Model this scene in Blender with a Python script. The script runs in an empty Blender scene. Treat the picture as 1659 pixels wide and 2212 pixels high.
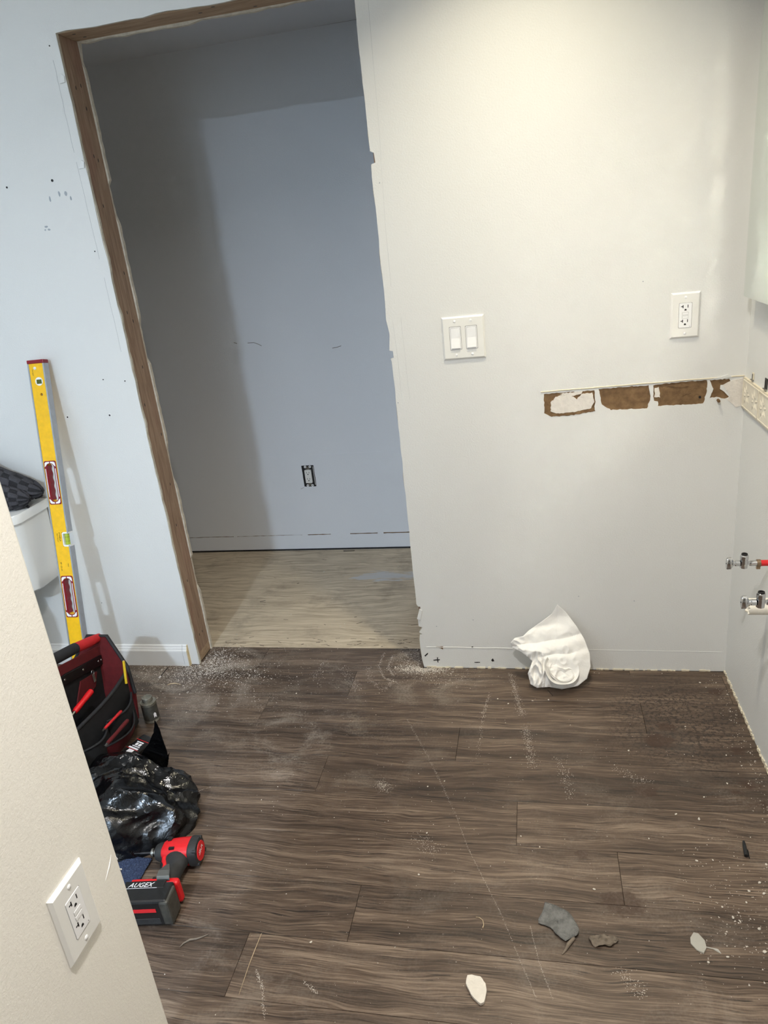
import bpy, bmesh, math, random
from mathutils import Vector, Matrix, noise
random.seed(7)
R_ = random.random
def U(a, b): return a + (b - a) * random.random()

# ------------------------------------------------------------------ camera
scene = bpy.context.scene
COL = scene.collection
IMW, IMH, FPX = 1659.0, 2212.0, 1567.83
CAM = Vector((-0.58104, -2.18053, 1.44660))
RIGHT = Vector((0.9776594, 0.18219586, -0.10481774))
UP = Vector((0.0309298, 0.36854265, 0.92909615))
FWD = Vector((-0.20790728, 0.91158158, -0.35467391))
cd = bpy.data.cameras.new('camera'); cam = bpy.data.objects.new('camera', cd); COL.objects.link(cam)
cd.sensor_fit = 'HORIZONTAL'; cd.sensor_width = 36.0; cd.lens = FPX / IMW * 36.0
cd.clip_start = 0.02; cd.clip_end = 60
m = Matrix((RIGHT, UP, -FWD)).transposed().to_4x4(); m.translation = CAM
cam.matrix_world = m
scene.camera = cam
def at(u, v, axis, val):
    """point of the place seen at photo pixel (u, v) on the plane axis = val"""
    d = RIGHT * ((u - IMW / 2) / FPX) - UP * ((v - IMH / 2) / FPX) + FWD
    return CAM + d * ((val - CAM[axis]) / d[axis])

# ------------------------------------------------------------------ world, lights, exposure
scene.view_settings.view_transform = 'Standard'
scene.view_settings.look = 'None'
scene.view_settings.exposure = 0.08
scene.view_settings.gamma = 1.0
scene.view_settings.use_curve_mapping = False
w = bpy.data.worlds.new('world'); scene.world = w; w.use_nodes = True
w.node_tree.nodes['Background'].inputs[0].default_value = (0.6, 0.72, 0.9, 1)
w.node_tree.nodes['Background'].inputs[1].default_value = 0.05
def can(name, loc, power, col, r=0.065, spread=180):
    l = bpy.data.lights.new(name, 'AREA'); l.shape = 'DISK'; l.size = 2 * r
    l.energy = power; l.color = col; l.spread = math.radians(spread)
    o = bpy.data.objects.new(name, l); COL.objects.link(o); o.location = loc
    return o
WARM = (1.0, 0.90, 0.68); COOL = (0.64, 0.80, 1.0); NEUT = (1.0, 0.975, 0.955)
can('ceiling_light_vanity', (-0.57, -0.47, 2.405), 6.8, WARM, 0.06, 108)
can('ceiling_light_room', (-0.80, -1.75, 2.405), 24.0, NEUT, 0.05, 152)
can('ceiling_light_hall', (-1.66, -3.6, 2.405), 106.0, COOL, 0.10)
can('ceiling_light_toilet', (-2.55, -1.25, 2.405), 3.6, NEUT)
scene.cycles.sample_clamp_indirect = 0.0
scene.cycles.blur_glossy = 0.0
scene.cycles.max_bounces = 6; scene.cycles.diffuse_bounces = 4; scene.cycles.glossy_bounces = 3
scene.cycles.transmission_bounces = 3; scene.cycles.transparent_max_bounces = 4
scene.cycles.adaptive_threshold = 0.05

# ------------------------------------------------------------------ materials
def lin(c):
    return tuple(((x / 255) / 12.92 if x / 255 <= 0.04045 else ((x / 255 + 0.055) / 1.055) ** 2.4) for x in c)
MATS = {}
class N:
    """small node helper"""
    def __init__(s, name):
        s.m = bpy.data.materials.new(name); s.m.use_nodes = True
        s.t = s.m.node_tree; s.b = s.t.nodes['Principled BSDF']; MATS[name] = s.m
    def n(s, typ, **kw):
        k = s.t.nodes.new(typ)
        for a, b in kw.items():
            if hasattr(k, a): setattr(k, a, b)
            else: k.inputs[a.replace('_', ' ')].default_value = b
        return k
    def l(s, a, b): s.t.links.new(a, b)
    def val(s, sock, v):
        if hasattr(v, 'is_linked'): s.l(v, sock)
        else: sock.default_value = v
    def math(s, op, a, b=0.0, c=0.0, clamp=False):
        k = s.t.nodes.new('ShaderNodeMath'); k.operation = op; k.use_clamp = clamp
        s.val(k.inputs[0], a); s.val(k.inputs[1], b); s.val(k.inputs[2], c); return k.outputs[0]
    def pos(s):
        return s.n('ShaderNodeNewGeometry').outputs['Position']
    def objc(s):
        return s.n('ShaderNodeTexCoord').outputs['Object']
    def mapv(s, v, scale, loc=(0, 0, 0)):
        k = s.t.nodes.new('ShaderNodeMapping'); s.l(v, k.inputs[0])
        k.inputs['Scale'].default_value = scale; k.inputs['Location'].default_value = loc; return k.outputs[0]
    def noise(s, v, scale, detail=4, rough=0.55, dist=0.0):
        k = s.t.nodes.new('ShaderNodeTexNoise'); s.l(v, k.inputs['Vector'])
        k.inputs['Scale'].default_value = scale; k.inputs['Detail'].default_value = detail
        k.inputs['Roughness'].default_value = rough; k.inputs['Distortion'].default_value = dist
        return k.outputs['Fac']
    def rng(s, v, a, b, c=0.0, d=1.0, smooth=True):
        k = s.t.nodes.new('ShaderNodeMapRange'); k.interpolation_type = 'SMOOTHSTEP' if smooth else 'LINEAR'
        s.val(k.inputs[0], v)
        for i, q in enumerate((a, b, c, d)): k.inputs[i + 1].default_value = q
        return k.outputs[0]
    def ramp(s, v, stops):
        k = s.t.nodes.new('ShaderNodeValToRGB'); s.l(v, k.inputs[0]); e = k.color_ramp.elements
        while len(e) < len(stops): e.new(0.5)
        for q, (p_, c) in zip(e, stops): q.position = p_; q.color = (*c, 1)
        return k.outputs[0]
    def mix(s, f, a, b, mode='MIX'):
        k = s.t.nodes.new('ShaderNodeMix'); k.data_type = 'RGBA'; k.blend_type = mode
        s.val(k.inputs[0], f)
        for i, q in ((6, a), (7, b)):
            if isinstance(q, tuple): k.inputs[i].default_value = (*q[:3], 1)
            else: s.l(q, k.inputs[i])
        return k.outputs[2]
    def dist(s, v, p_):
        k = s.t.nodes.new('ShaderNodeVectorMath'); k.operation = 'DISTANCE'; s.l(v, k.inputs[0]); k.inputs[1].default_value = p_
        return k.outputs['Value']
    def color(s, c):
        s.val(s.b.inputs['Base Color'], (*c[:3], 1) if isinstance(c, tuple) else c); return s
    def set(s, **kw):
        for a, b in kw.items(): s.val(s.b.inputs[a.replace('_', ' ')], b)
        return s
    def bump(s, h, strength, d=0.001):
        k = s.t.nodes.new('ShaderNodeBump'); s.l(h, k.inputs['Height'])
        k.inputs['Strength'].default_value = strength; k.inputs['Distance'].default_value = d
        s.l(k.outputs[0], s.b.inputs['Normal']); return s

def plain(name, rgb, rough=0.5, metal=0.0, bump=None, var=0.0, **kw):
    k = N(name); v = k.objc()
    if var:
        f = k.noise(v, 60, 5, 0.6)
        c = lin(rgb); k.color(k.mix(k.rng(f, .3, .7), tuple(x * (1 - var) for x in c), tuple(min(1, x * (1 + var)) for x in c)))
    else: k.color(lin(rgb))
    k.set(Roughness=rough, Metallic=metal, **kw)
    if bump: k.bump(k.noise(v, bump[0], 4, .6), bump[1], bump[2])
    return k.m

def paint(name, rgb, rough=0.55, tint=0.04):
    k = N(name); v = k.pos()
    c = lin(rgb)
    k.color(c)
    k.set(Roughness=rough)
    k.bump(k.noise(v, 210, 2, .7), .38, .0014); return k.m
paint('wall_paint', (222, 222, 219))
paint('alcove_paint', (228, 231, 235))
paint('partition_paint', (240, 236, 226))
paint('ceiling_paint', (232, 232, 230))
plain('gypsum', (206, 198, 182), .9, bump=(300, .6, .002), var=.12)
plain('joint_compound', (222, 216, 208), .85, bump=(90, .7, .003), var=.05)
plain('caulk', (214, 205, 184), .6, bump=(200, .4, .001))
plain('trim_white', (226, 226, 224), .35, bump=(150, .08, .0005))
plain('cut_trim', (205, 186, 146), .8, var=.1)
plain('plastic_white', (234, 233, 228), .28)
plain('plastic_bright', (240, 240, 240), .3)
plain('dark_slot', (16, 15, 15), .6)
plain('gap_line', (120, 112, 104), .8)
plain('porcelain', (236, 236, 232), .08)
plain('chrome', (205, 206, 208), .12, 1.0)
plain('steel', (150, 148, 142), .32, 1.0, bump=(40, .2, .0006))
plain('dull_tin', (128, 124, 112), .36, .6, bump=(120, .5, .001), var=.25)
plain('copper_ring', (150, 128, 105), .35, .9)
plain('pex_red', (205, 28, 36), .35)
plain('pvc', (236, 231, 218), .4, var=.05)
plain('level_yellow', (244, 190, 8), .34, bump=(90, .1, .0006), var=.06)
plain('level_rail', (172, 174, 178), .38, .75, var=.05)
plain('level_red', (132, 10, 30), .4)
plain('vial_green', (186, 208, 60), .1, Transmission_Weight=0.25)
plain('vial_dark', (80, 92, 30), .2)
plain('ink', (34, 24, 8), .6)
plain('tool_red', (205, 22, 28), .42, bump=(200, .1, .0006), var=.06)
plain('tool_red_fabric', (90, 8, 12), .85, bump=(700, .5, .001), var=.1)  # red darkened past the cloth's own, standing in for shade inside the tote
plain('foam_red', (196, 30, 34), .75, bump=(500, .3, .0008), var=.08)
plain('foam_black', (30, 30, 32), .8, bump=(500, .4, .001), var=.2)
plain('black_fabric', (17, 17, 19), .85, bump=(800, .5, .0012), var=.3)
plain('black_trim', (30, 30, 32), .7, bump=(600, .4, .001))
plain('black_rubber', (38, 38, 38), .62, bump=(350, .4, .0008), var=.2)
plain('black_plastic', (17, 16, 16), .38, bump=(160, .25, .0008), var=.4)
plain('grey_rub', (62, 60, 54), .45, var=.3)
plain('pencil_yellow', (210, 176, 30), .5)
plain('pencil_wood', (196, 160, 110), .7)
plain('label_white', (228, 224, 224), .4)
plain('label_red', (206, 34, 40), .4)
plain('grey_felt', (112, 112, 109), .95, bump=(300, 1.0, .004), var=.3)
plain('dust_brown', (112, 101, 88), .8, var=.25)
plain('debris_white', (212, 205, 193), .85, bump=(260, .6, .0012), var=.05)
plain('debris_tan', (190, 170, 140), .85, var=.1)
plain('dust_white', (205, 198, 188), .95)
plain('screw_dark', (52, 50, 50), .45, .8)
plain('smudge', (166, 171, 177), .8)
plain('faint_line', (196, 197, 196), .8)
plain('pen_black', (20, 22, 24), .35)

k = N('clear_plastic'); k.color(lin((196, 194, 184))); k.set(Roughness=.3, Alpha=.55)
k = N('trash_plastic'); v = k.objc()
k.color(lin((5, 5, 6))); k.set(Roughness=k.rng(k.noise(v, 9, 4), .35, .65, .12, .30))
k.bump(k.math('ADD', k.noise(v, 60, 3, .55, 1.0), k.noise(v, 18, 3, .6, 2.0)), .35, .004)
k = N('paper_white'); v = k.objc(); k.color(lin((242, 240, 236))); k.set(Roughness=.9)
k.b.inputs['Subsurface Weight'].default_value = 0.0
k.bump(k.math('ADD', k.noise(v, 90, 4, .6), k.noise(v, 700, 2, .5)), .35, .002)
k = N('denim_blue'); v = k.objc()
k.color(k.ramp(k.noise(v, 260, 4, .7), [(.3, lin((18, 24, 42))), (.55, lin((44, 58, 88))), (.75, lin((96, 106, 132)))])); k.set(Roughness=.95)
k.bump(k.noise(v, 420, 3, .7), 1.0, .003)
k = N('mirror'); k.color((.84, .89, .85)); k.set(Metallic=1.0, Roughness=.14)
k = N('brown_board'); v = k.pos()
k.color(k.ramp(k.noise(v, 45, 6, .6), [(.25, lin((92, 70, 46))), (.5, lin((118, 92, 63))), (.8, lin((140, 112, 80)))]))
k.set(Roughness=.95); k.bump(k.noise(v, 60, 6, .65), .8, .004)
k = N('tile_cream'); k.color(lin((224, 216, 198))); k.set(Roughness=.16)

# towel: terry pile and flat weave squares
k = N('towel_charcoal'); v = k.objc()
uvn = k.n('ShaderNodeUVMap').outputs[0]
ck = k.n('ShaderNodeTexChecker'); k.l(uvn, ck.inputs['Vector']); ck.inputs['Scale'].default_value = 14
f = k.noise(v, 900, 2, .7)
c1 = k.mix(k.rng(f, .3, .7), lin((34, 33, 36)), lin((74, 73, 78)))
c2 = k.mix(k.rng(f, .3, .7), lin((52, 51, 55)), lin((86, 85, 90)))
k.color(k.mix(ck.outputs['Fac'], c1, c2)); k.set(Roughness=1.0)
k.bump(k.math('MULTIPLY', f, k.rng(ck.outputs['Fac'], 0, 1, 1.0, .25)), 1.0, .006)

# studs
k = N('stud_wood'); v = k.pos(); v2 = k.mapv(v, (26, 26, 2.2))
g = k.noise(v2, 3.0, 6, .6, 1.2)
c = k.ramp(g, [(.25, lin((124, 100, 83))), (.5, lin((158, 132, 110))), (.75, lin((182, 157, 134)))])
red = k.rng(k.noise(k.mapv(v, (6, 6, 2)), 2.0, 3), .52, .7)
k.color(k.mix(k.math('MULTIPLY', red, .35), c, lin((150, 108, 94)))); k.set(Roughness=.85)
k.bump(k.noise(k.mapv(v, (160, 160, 8)), 3.0, 4), .4, .0012)
k = N('header_wood'); v = k.pos()
g = k.noise(k.mapv(v, (2.2, 26, 26)), 3.0, 6, .6, 1.2)
k.color(k.ramp(g, [(.25, lin((136, 110, 86))), (.5, lin((172, 146, 118))), (.75, lin((190, 166, 138)))])); k.set(Roughness=.85)
k.bump(k.noise(k.mapv(v, (8, 160, 160)), 3.0, 4), .4, .0012)

# plywood subfloor of the alcove
k = N('plywood'); v = k.pos()
warp = k.noise(k.mapv(v, (1.2, 3, 1)), 1.4, 4, .55)
off = k.n('ShaderNodeCombineXYZ'); k.l(k.math('MULTIPLY', warp, .18), off.inputs[1])
va = k.n('ShaderNodeVectorMath'); va.operation = 'ADD'; k.l(v, va.inputs[0]); k.l(off.outputs[0], va.inputs[1])
g = k.noise(k.mapv(va.outputs[0], (2.0, 34, 1)), 2.2, 6, .62, .3)
c = k.ramp(g, [(.25, lin((152, 136, 114))), (.45, lin((188, 172, 148))), (.6, lin((210, 194, 168))), (.8, lin((224, 209, 185)))])
dirt = k.rng(k.noise(v, 7, 6, .65), .5, .72)
c = k.mix(k.math('MULTIPLY', dirt, .4), c, lin((120, 107, 93)))
pw = k.math('ADD', k.dist(k.mapv(v, (1, 3.2, 1)), (-1.28, 2.35, 0)), k.math('MULTIPLY', k.noise(k.mapv(v, (5, 22, 1)), 2.2, 4, .6), .5))
c = k.mix(k.rng(pw, .34, .42, .8, 0), c, lin((196, 198, 200)))
k.color(c); k.set(Roughness=.85); k.bump(k.noise(k.mapv(v, (8, 90, 1)), 3, 4), .3, .001)

# vinyl planks
k = N('plank_vinyl'); p0 = k.pos()
rnd = k.n('ShaderNodeObjectInfo').outputs['Random']
o3 = k.n('ShaderNodeCombineXYZ'); k.l(k.math('MULTIPLY', rnd, 37.0), o3.inputs[0]); k.l(k.math('MULTIPLY', rnd, 11.0), o3.inputs[2])
va = k.n('ShaderNodeVectorMath'); va.operation = 'ADD'; k.l(p0, va.inputs[0]); k.l(o3.outputs[0], va.inputs[1]); v = va.outputs[0]
warp = k.math('MULTIPLY', k.noise(k.mapv(v, (2.6, 5, 1)), 1.3, 2, .6), .06)
o4 = k.n('ShaderNodeCombineXYZ'); k.l(warp, o4.inputs[1])
vb = k.n('ShaderNodeVectorMath'); vb.operation = 'ADD'; k.l(v, vb.inputs[0]); k.l(o4.outputs[0], vb.inputs[1]); vw = vb.outputs[0]
g1 = k.noise(k.mapv(vw, (1.1, 17, 1)), 1.6, 5, .68, 0)
g2 = k.noise(k.mapv(vw, (4.0, 150, 1)), 2.0, 3, .7, 0)
g = k.math('ADD', k.math('MULTIPLY', g1, .50), k.math('MULTIPLY', g2, .50))
g = k.math('ADD', g, k.math('MULTIPLY', k.math('SUBTRACT', rnd, .5), .07))
c = k.ramp(g, [(.34, lin((41, 32, 25))), (.45, lin((70, 56, 45))), (.53, lin((92, 76, 63))), (.64, lin((128, 111, 95)))])
crack = k.math('MULTIPLY', k.rng(k.noise(k.mapv(vw, (5.0, 130, 1)), 2.1, 2, .55, 0), .60, .66), k.rng(k.noise(k.mapv(v, (2, 9, 1)), 1.7, 1), .44, .56))
c = k.mix(k.math('MULTIPLY', crack, .85), c, lin((34, 25, 20)))
# old water spotting under the basin
reg = k.rng(k.math('ADD', k.dist(k.mapv(p0, (1.2, 1, 1)), (-.24, -.27, 0)), k.math('MULTIPLY', k.noise(p0, 9, 2), .2)), .2, .42, 1, 0)
sp = k.rng(k.noise(p0, 90, 2, .7), .50, .56)
c = k.mix(k.math('MULTIPLY', k.math('MULTIPLY', reg, sp), .75), c, lin((40, 31, 26)))
spn = k.math('MULTIPLY', k.math('SUBTRACT', k.noise(k.mapv(p0, (1, 1.6, 1)), 45, 3, .6), .5), .05)
spm = k.mapv(p0, (.8, 1.2, 1))
for (u_, v_, r_) in ((1425, 1600, .045), (1438, 1570, .028), (1545, 1495, .025), (1592, 1622, .022), (1620, 1695, .025), (1395, 1710, .03), (1255, 1845, .02), (1345, 1950, .05), (1590, 1712, .014), (1655, 1738, .02), (1625, 1738, .012)):
    q = at(u_, v_, 2, 0.0)
    d = k.math('ADD', k.dist(spm, (q.x * .8, q.y * 1.2, 0)), spn)
    c = k.mix(k.rng(d, r_ * .6, r_ * .9, .8, 0), c, lin((58, 38, 25)))
# plaster dust rubbed into the floor
dn = k.noise(k.mapv(p0, (1, 1.3, 1)), 5.5, 4, .68, .6)
fine = k.noise(p0, 160, 1, .7)
acc = None
for (x_, y_, r0, r1, a_) in ((-1.86, -.05, .05, .50, 1.0), (-1.0, .02, .03, .40, .95), (-1.35, -.15, .2, .8, .5), (-.35, -1.0, .2, 1.0, .22), (-1.3, -1.2, .1, .5, .25), (-.05, -.6, .02, .25, .3)):
    q = k.rng(k.dist(p0, (x_, y_, 0)), r0, r1, a_, 0)
    acc = q if acc is None else k.math('MAXIMUM', acc, q)
dm = k.math('MULTIPLY', acc, k.rng(k.math('ADD', dn, k.math('MULTIPLY', k.math('SUBTRACT', fine, .5), .35)), .47, .75, .05, .85))
c = k.mix(k.math('MULTIPLY', dm, .85), c, lin((166, 156, 144)))
k.color(c)
k.set(Roughness=k.math('ADD', k.rng(g2, .3, .7, .36, .52), k.math('MULTIPLY', dm, .35)))
k.bump(k.noise(k.mapv(p0, (8, 260, 1)), 1.5, 1, .6), .3, .001)
plain('underlay', (58, 50, 44), .9)

# ------------------------------------------------------------------ mesh helpers
WM = {}
class B:
    def __init__(s): s.v = []; s.f = []; s.uv = None
    def add(s, vs, fs):
        k_ = len(s.v); s.v += [Vector(q) for q in vs]; s.f += [tuple(i + k_ for i in f) for f in fs]; return s
    def box(s, x0, x1, y0, y1, z0, z1, M=None):
        vs = [Vector((x, y, z)) for x in (x0, x1) for y in (y0, y1) for z in (z0, z1)]
        if M is not None: vs = [M @ q for q in vs]
        return s.add(vs, [(0, 1, 3, 2), (4, 6, 7, 5), (0, 4, 5, 1), (2, 3, 7, 6), (0, 2, 6, 4), (1, 5, 7, 3)])
    def rings(s, rs, cap=True, closed=True):
        n = len(rs[0]); vs = [q for r in rs for q in r]; fs = []
        for i in range(len(rs) - 1):
            for j in range(n if closed else n - 1):
                a, b = i * n + j, i * n + (j + 1) % n
                fs.append((a, b, b + n, a + n))
        if cap and closed:
            fs.append(tuple(reversed(range(n)))); fs.append(tuple(range((len(rs) - 1) * n, len(rs) * n)))
        return s.add(vs, fs)
    def tube(s, pts, r, n=12, cap=True, flat=1.0):
        pts = [Vector(q) for q in pts]; rs = []
        rad = r if isinstance(r, (list, tuple)) else [r] * len(pts)
        t = (pts[1] - pts[0]).normalized()
        a = t.orthogonal().normalized()
        for i, q in enumerate(pts):
            t = (pts[min(i + 1, len(pts) - 1)] - pts[max(i - 1, 0)]).normalized()
            a = (a - t * a.dot(t)).normalized(); b = t.cross(a)
            rs.append([q + (a * math.cos(2 * math.pi * j / n) + b * math.sin(2 * math.pi * j / n) * flat) * rad[i] for j in range(n)])
        return s.rings(rs, cap)
    def lathe(s, prof, o=(0, 0, 0), axis=(0, 0, 1), n=24, cap=True):
        o = Vector(o); t = Vector(axis).normalized(); a = t.orthogonal().normalized(); b = t.cross(a)
        return s.rings([[o + t * h + (a * math.cos(2 * math.pi * j / n) + b * math.sin(2 * math.pi * j / n)) * r for j in range(n)] for r, h in prof], cap)
    def loft_poly(s, loops): return s.rings(loops, True)
    def prism(s, outer, holes, f2, f3):
        """outline (2d) with holes between two faces: f2/f3 map a 2d point to the front/back"""
        bm = bmesh.new(); es = []
        for lp in [outer] + list(holes):
            vs = [bm.verts.new((a, b, 0)) for a, b in lp]
            es += [bm.edges.new((vs[i], vs[(i + 1) % len(vs)])) for i in range(len(vs))]
        bmesh.ops.triangle_fill(bm, use_beauty=True, use_dissolve=False, edges=es)
        bm.verts.index_update()
        V2 = [(q.co.x, q.co.y) for q in bm.verts]; T = [[q.index for q in f.verts] for f in bm.faces]; bm.free()
        n = len(V2); s0 = [f2(*q) for q in V2] + [f3(*q) for q in V2]; fs = [tuple(t) for t in T] + [tuple(i + n for i in reversed(t)) for t in T]
        k_ = 0
        for lp in [outer] + list(holes):
            for i in range(len(lp)):
                a, b = k_ + i, k_ + (i + 1) % len(lp); fs.append((a, a + n, b + n, b))
            k_ += len(lp)
        return s.add(s0, fs)
    def grid(s, fn, nu, nv, uv=False):
        k0 = len(s.v)
        vs = [fn(i / nu, j / nv) for i in range(nu + 1) for j in range(nv + 1)]
        fs = [(i * (nv + 1) + j, (i + 1) * (nv + 1) + j, (i + 1) * (nv + 1) + j + 1, i * (nv + 1) + j + 1) for i in range(nu) for j in range(nv)]
        if uv:
            if s.uv is None: s.uv = {}
            for i in range(nu + 1):
                for j in range(nv + 1): s.uv[k0 + i * (nv + 1) + j] = (i / nu, j / nv)
        return s.add(vs, fs)
    def obj(s, name, mat, parent=None, smooth=None, bevel=0, solid=0, fix=True):
        vs = s.v
        if parent is not None and parent.name in WM:
            inv = WM[parent.name].inverted(); vs = [inv @ q for q in vs]
        me = bpy.data.meshes.new(name); me.from_pydata([tuple(q) for q in vs], [], s.f)
        if s.uv:
            ul = me.uv_layers.new(name='UVMap')
            for lp in me.loops: ul.data[lp.index].uv = s.uv.get(lp.vertex_index, (0, 0))
        if fix:
            bm = bmesh.new(); bm.from_mesh(me); bmesh.ops.recalc_face_normals(bm, faces=bm.faces); bm.to_mesh(me); bm.free()
        if smooth:
            me.shade_smooth()
            me.set_sharp_from_angle(angle=math.radians(smooth))
        me.materials.append(MATS[mat]); me.update()
        o = bpy.data.objects.new(name, me); COL.objects.link(o)
        if parent is not None:
            o.parent = parent
            if parent.name in WM: WM[o.name] = WM[parent.name]
        if solid:
            md = o.modifiers.new('solid', 'SOLIDIFY'); md.thickness = solid; md.offset = 0
        if bevel:
            md = o.modifiers.new('bevel', 'BEVEL'); md.width = bevel; md.segments = 2; md.limit_method = 'ANGLE'; md.angle_limit = math.radians(40)
            md.harden_normals = False
        return o
def tag(o, label=None, cat=None, group=None, kind=None):
    if label: o['label'] = label
    if cat: o['category'] = cat
    if group: o['group'] = group
    if kind: o['kind'] = kind
    return o
def thing(name, label, cat, loc, rotz=0.0, group=None):
    o = bpy.data.objects.new(name, None); COL.objects.link(o); o.empty_display_size = .05
    o.location = loc; o.rotation_euler = (0, 0, rotz)
    WM[o.name] = Matrix.Translation(Vector(loc)) @ Matrix.Rotation(rotz, 4, 'Z')
    return tag(o, label, cat, group)
def struct(b, name, mat, label=None, **kw):
    o = b.obj(name, mat, **kw); return tag(o, label, None, None, 'structure')
def text(name, s, size, mat, parent, M, extrude=.0002, font_shear=0.0):
    cu = bpy.data.curves.new(name, 'FONT'); cu.body = s; cu.size = size; cu.extrude = extrude; cu.shear = font_shear
    cu.align_x = 'CENTER'; cu.align_y = 'CENTER'; cu.resolution_u = 2
    t = bpy.data.objects.new(name + '_tmp', cu); COL.objects.link(t)
    bpy.context.view_layer.update()
    me = bpy.data.meshes.new_from_object(t.evaluated_get(bpy.context.evaluated_depsgraph_get()))
    bpy.data.objects.remove(t); bpy.data.curves.remove(cu)
    mm = M if parent is None or parent.name not in WM else WM[parent.name].inverted() @ M
    me.transform(mm); me.materials.clear(); me.materials.append(MATS[mat]); me.name = name
    o = bpy.data.objects.new(name, me); COL.objects.link(o)
    if parent is not None: o.parent = parent
    return o
def frame_m(o, ex, ey):
    ex = Vector(ex).normalized(); ey = Vector(ey); ey = (ey - ex * ey.dot(ex)).normalized(); ez = ex.cross(ey)
    m_ = Matrix((ex, ey, ez)).transposed().to_4x4(); m_.translation = Vector(o); return m_
def ragged(pts, step, amp, closed=True):
    out = []; n = len(pts)
    for i in range(n if closed else n - 1):
        a, b = Vector(pts[i]), Vector(pts[(i + 1) % n]); d = b - a; L = d.length
        nrm = Vector((-d.y, d.x)) / max(L, 1e-9); kk = max(1, int(L / step))
        for j in range(kk):
            t = (j + (U(-.25, .25) if j else 0)) / kk
            q = a + d * t + nrm * U(-amp, amp); out.append((q.x, q.y))
    if not closed: out.append(tuple(pts[-1]))
    return out
def rrect(x0, x1, y0, y1, r, n=5):
    out = []
    for cx, cy, a0 in ((x1 - r, y1 - r, 0), (x0 + r, y1 - r, 90), (x0 + r, y0 + r, 180), (x1 - r, y0 + r, 270)):
        for i in range(n + 1):
            a = math.radians(a0 + 90 * i / n); out.append((cx + r * math.cos(a), cy + r * math.sin(a)))
    return out
def circ(cx, cy, r, n=20, ry=None):
    return [(cx + r * math.cos(2 * math.pi * i / n), cy + (ry or r) * math.sin(2 * math.pi * i / n)) for i in range(n)]

# ------------------------------------------------------------------ the room shell
XL, XR, ZH, TH = -1.8625, -1.0056, 2.0684, 0.122      # door opening: left, right, head, wall thickness
CEIL = 2.42
def W2(y): return lambda a, b: Vector((a, y, b))
# ragged cut of the drywall round the opening
left_e = [(XL, 0)] + [(XL + U(-.0018, .0018), z) for z in [i * .035 + U(-.01, .01) for i in range(1, 58)]] + [(XL, ZH)]
head_e = [(x, ZH + U(-.003, .003)) for x in [XL + .03 + i * .04 + U(-.01, .01) for i in range(21)]]
notch = [(1.665, 0), (1.66, .010), (1.635, .012), (1.632, 0), (1.12, -.002), (1.118, .008), (1.098, .009), (1.095, -.001)]
right_e = []
z = ZH
while z > .02:
    right_e.append((XR + (.002 if z > 1.24 else .009 * (1 if z < 1.2 else 0)) * .5 + U(-.0012, .0012), z)); z -= U(.025, .05)
right_e = [q for q in right_e if not (1.625 < q[1] < 1.675 or 1.09 < q[1] < 1.125)] + [(XR + .002 + dx, zz) for zz, dx in notch] + \
          [(XR + .009, .245), (XR + .017, .244), (XR + .016, .215), (XR + .007, .213), (XR + .009, .165), (XR + .018, .163), (XR + .016, .135), (XR + .006, .133)]
right_e.sort(key=lambda q: -q[1])
right_e += [(XR + .010, 0.0)]
outer = [(-3.4, 0)] + left_e + head_e + right_e + [(0, 0), (0, CEIL), (-3.4, CEIL)]
def wp(u, v): q = at(u, v, 1, 0.0); return (q.x, q.z)
patches = [
    [wp(1175, 851), wp(1284, 843), wp(1286, 868), wp(1284, 888), wp(1220, 899), wp(1188, 900), wp(1176, 893)],
    [wp(1293, 841), wp(1345, 836), wp(1402, 832), wp(1405, 860), wp(1398, 882), wp(1320, 886), wp(1300, 874)],
    [wp(1411, 832), wp(1470, 825), wp(1528, 821), wp(1526, 850), wp(1519, 872), wp(1422, 877), wp(1421, 868), wp(1412, 866)],
    [wp(1533, 822), wp(1575, 818), wp(1580, 826), wp(1557, 832), wp(1556, 840), wp(1575, 857), wp(1566, 862), wp(1548, 858), wp(1533, 860), wp(1541, 840)]]
holes = [ragged(q, .006, .0013) for q in patches]
b = B().prism(outer, holes, W2(0.0), W2(.0022))
wall_back = struct(b, 'wall_back', 'wall_paint', 'light grey painted drywall with a rough cut door opening')
b = B().prism([(-3.4, 0)] + [(x + U(-.001, .003), z_) for x, z_ in left_e] + [(x, z_ + .001) for x, z_ in head_e] + [(x + U(-.002, .002), z_) for x, z_ in right_e] + [(0, 0), (0, CEIL), (-3.4, CEIL)], [], W2(.0026), W2(.0125))
b.obj('gypsum_core', 'gypsum', wall_back)
for i, q in enumerate(patches):
    xs = [a for a, _ in q]; zs = [c_ for _, c_ in q]
    o = B().prism(rrect(min(xs) - .004, max(xs) + .004, min(zs) - .004, max(zs) + .004, .003, 2), [], W2(.0020), W2(.0026)).obj('torn_backing', 'brown_board', wall_back)
    o['label'] = 'patch of brown torn drywall paper where a border tile came off'
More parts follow.
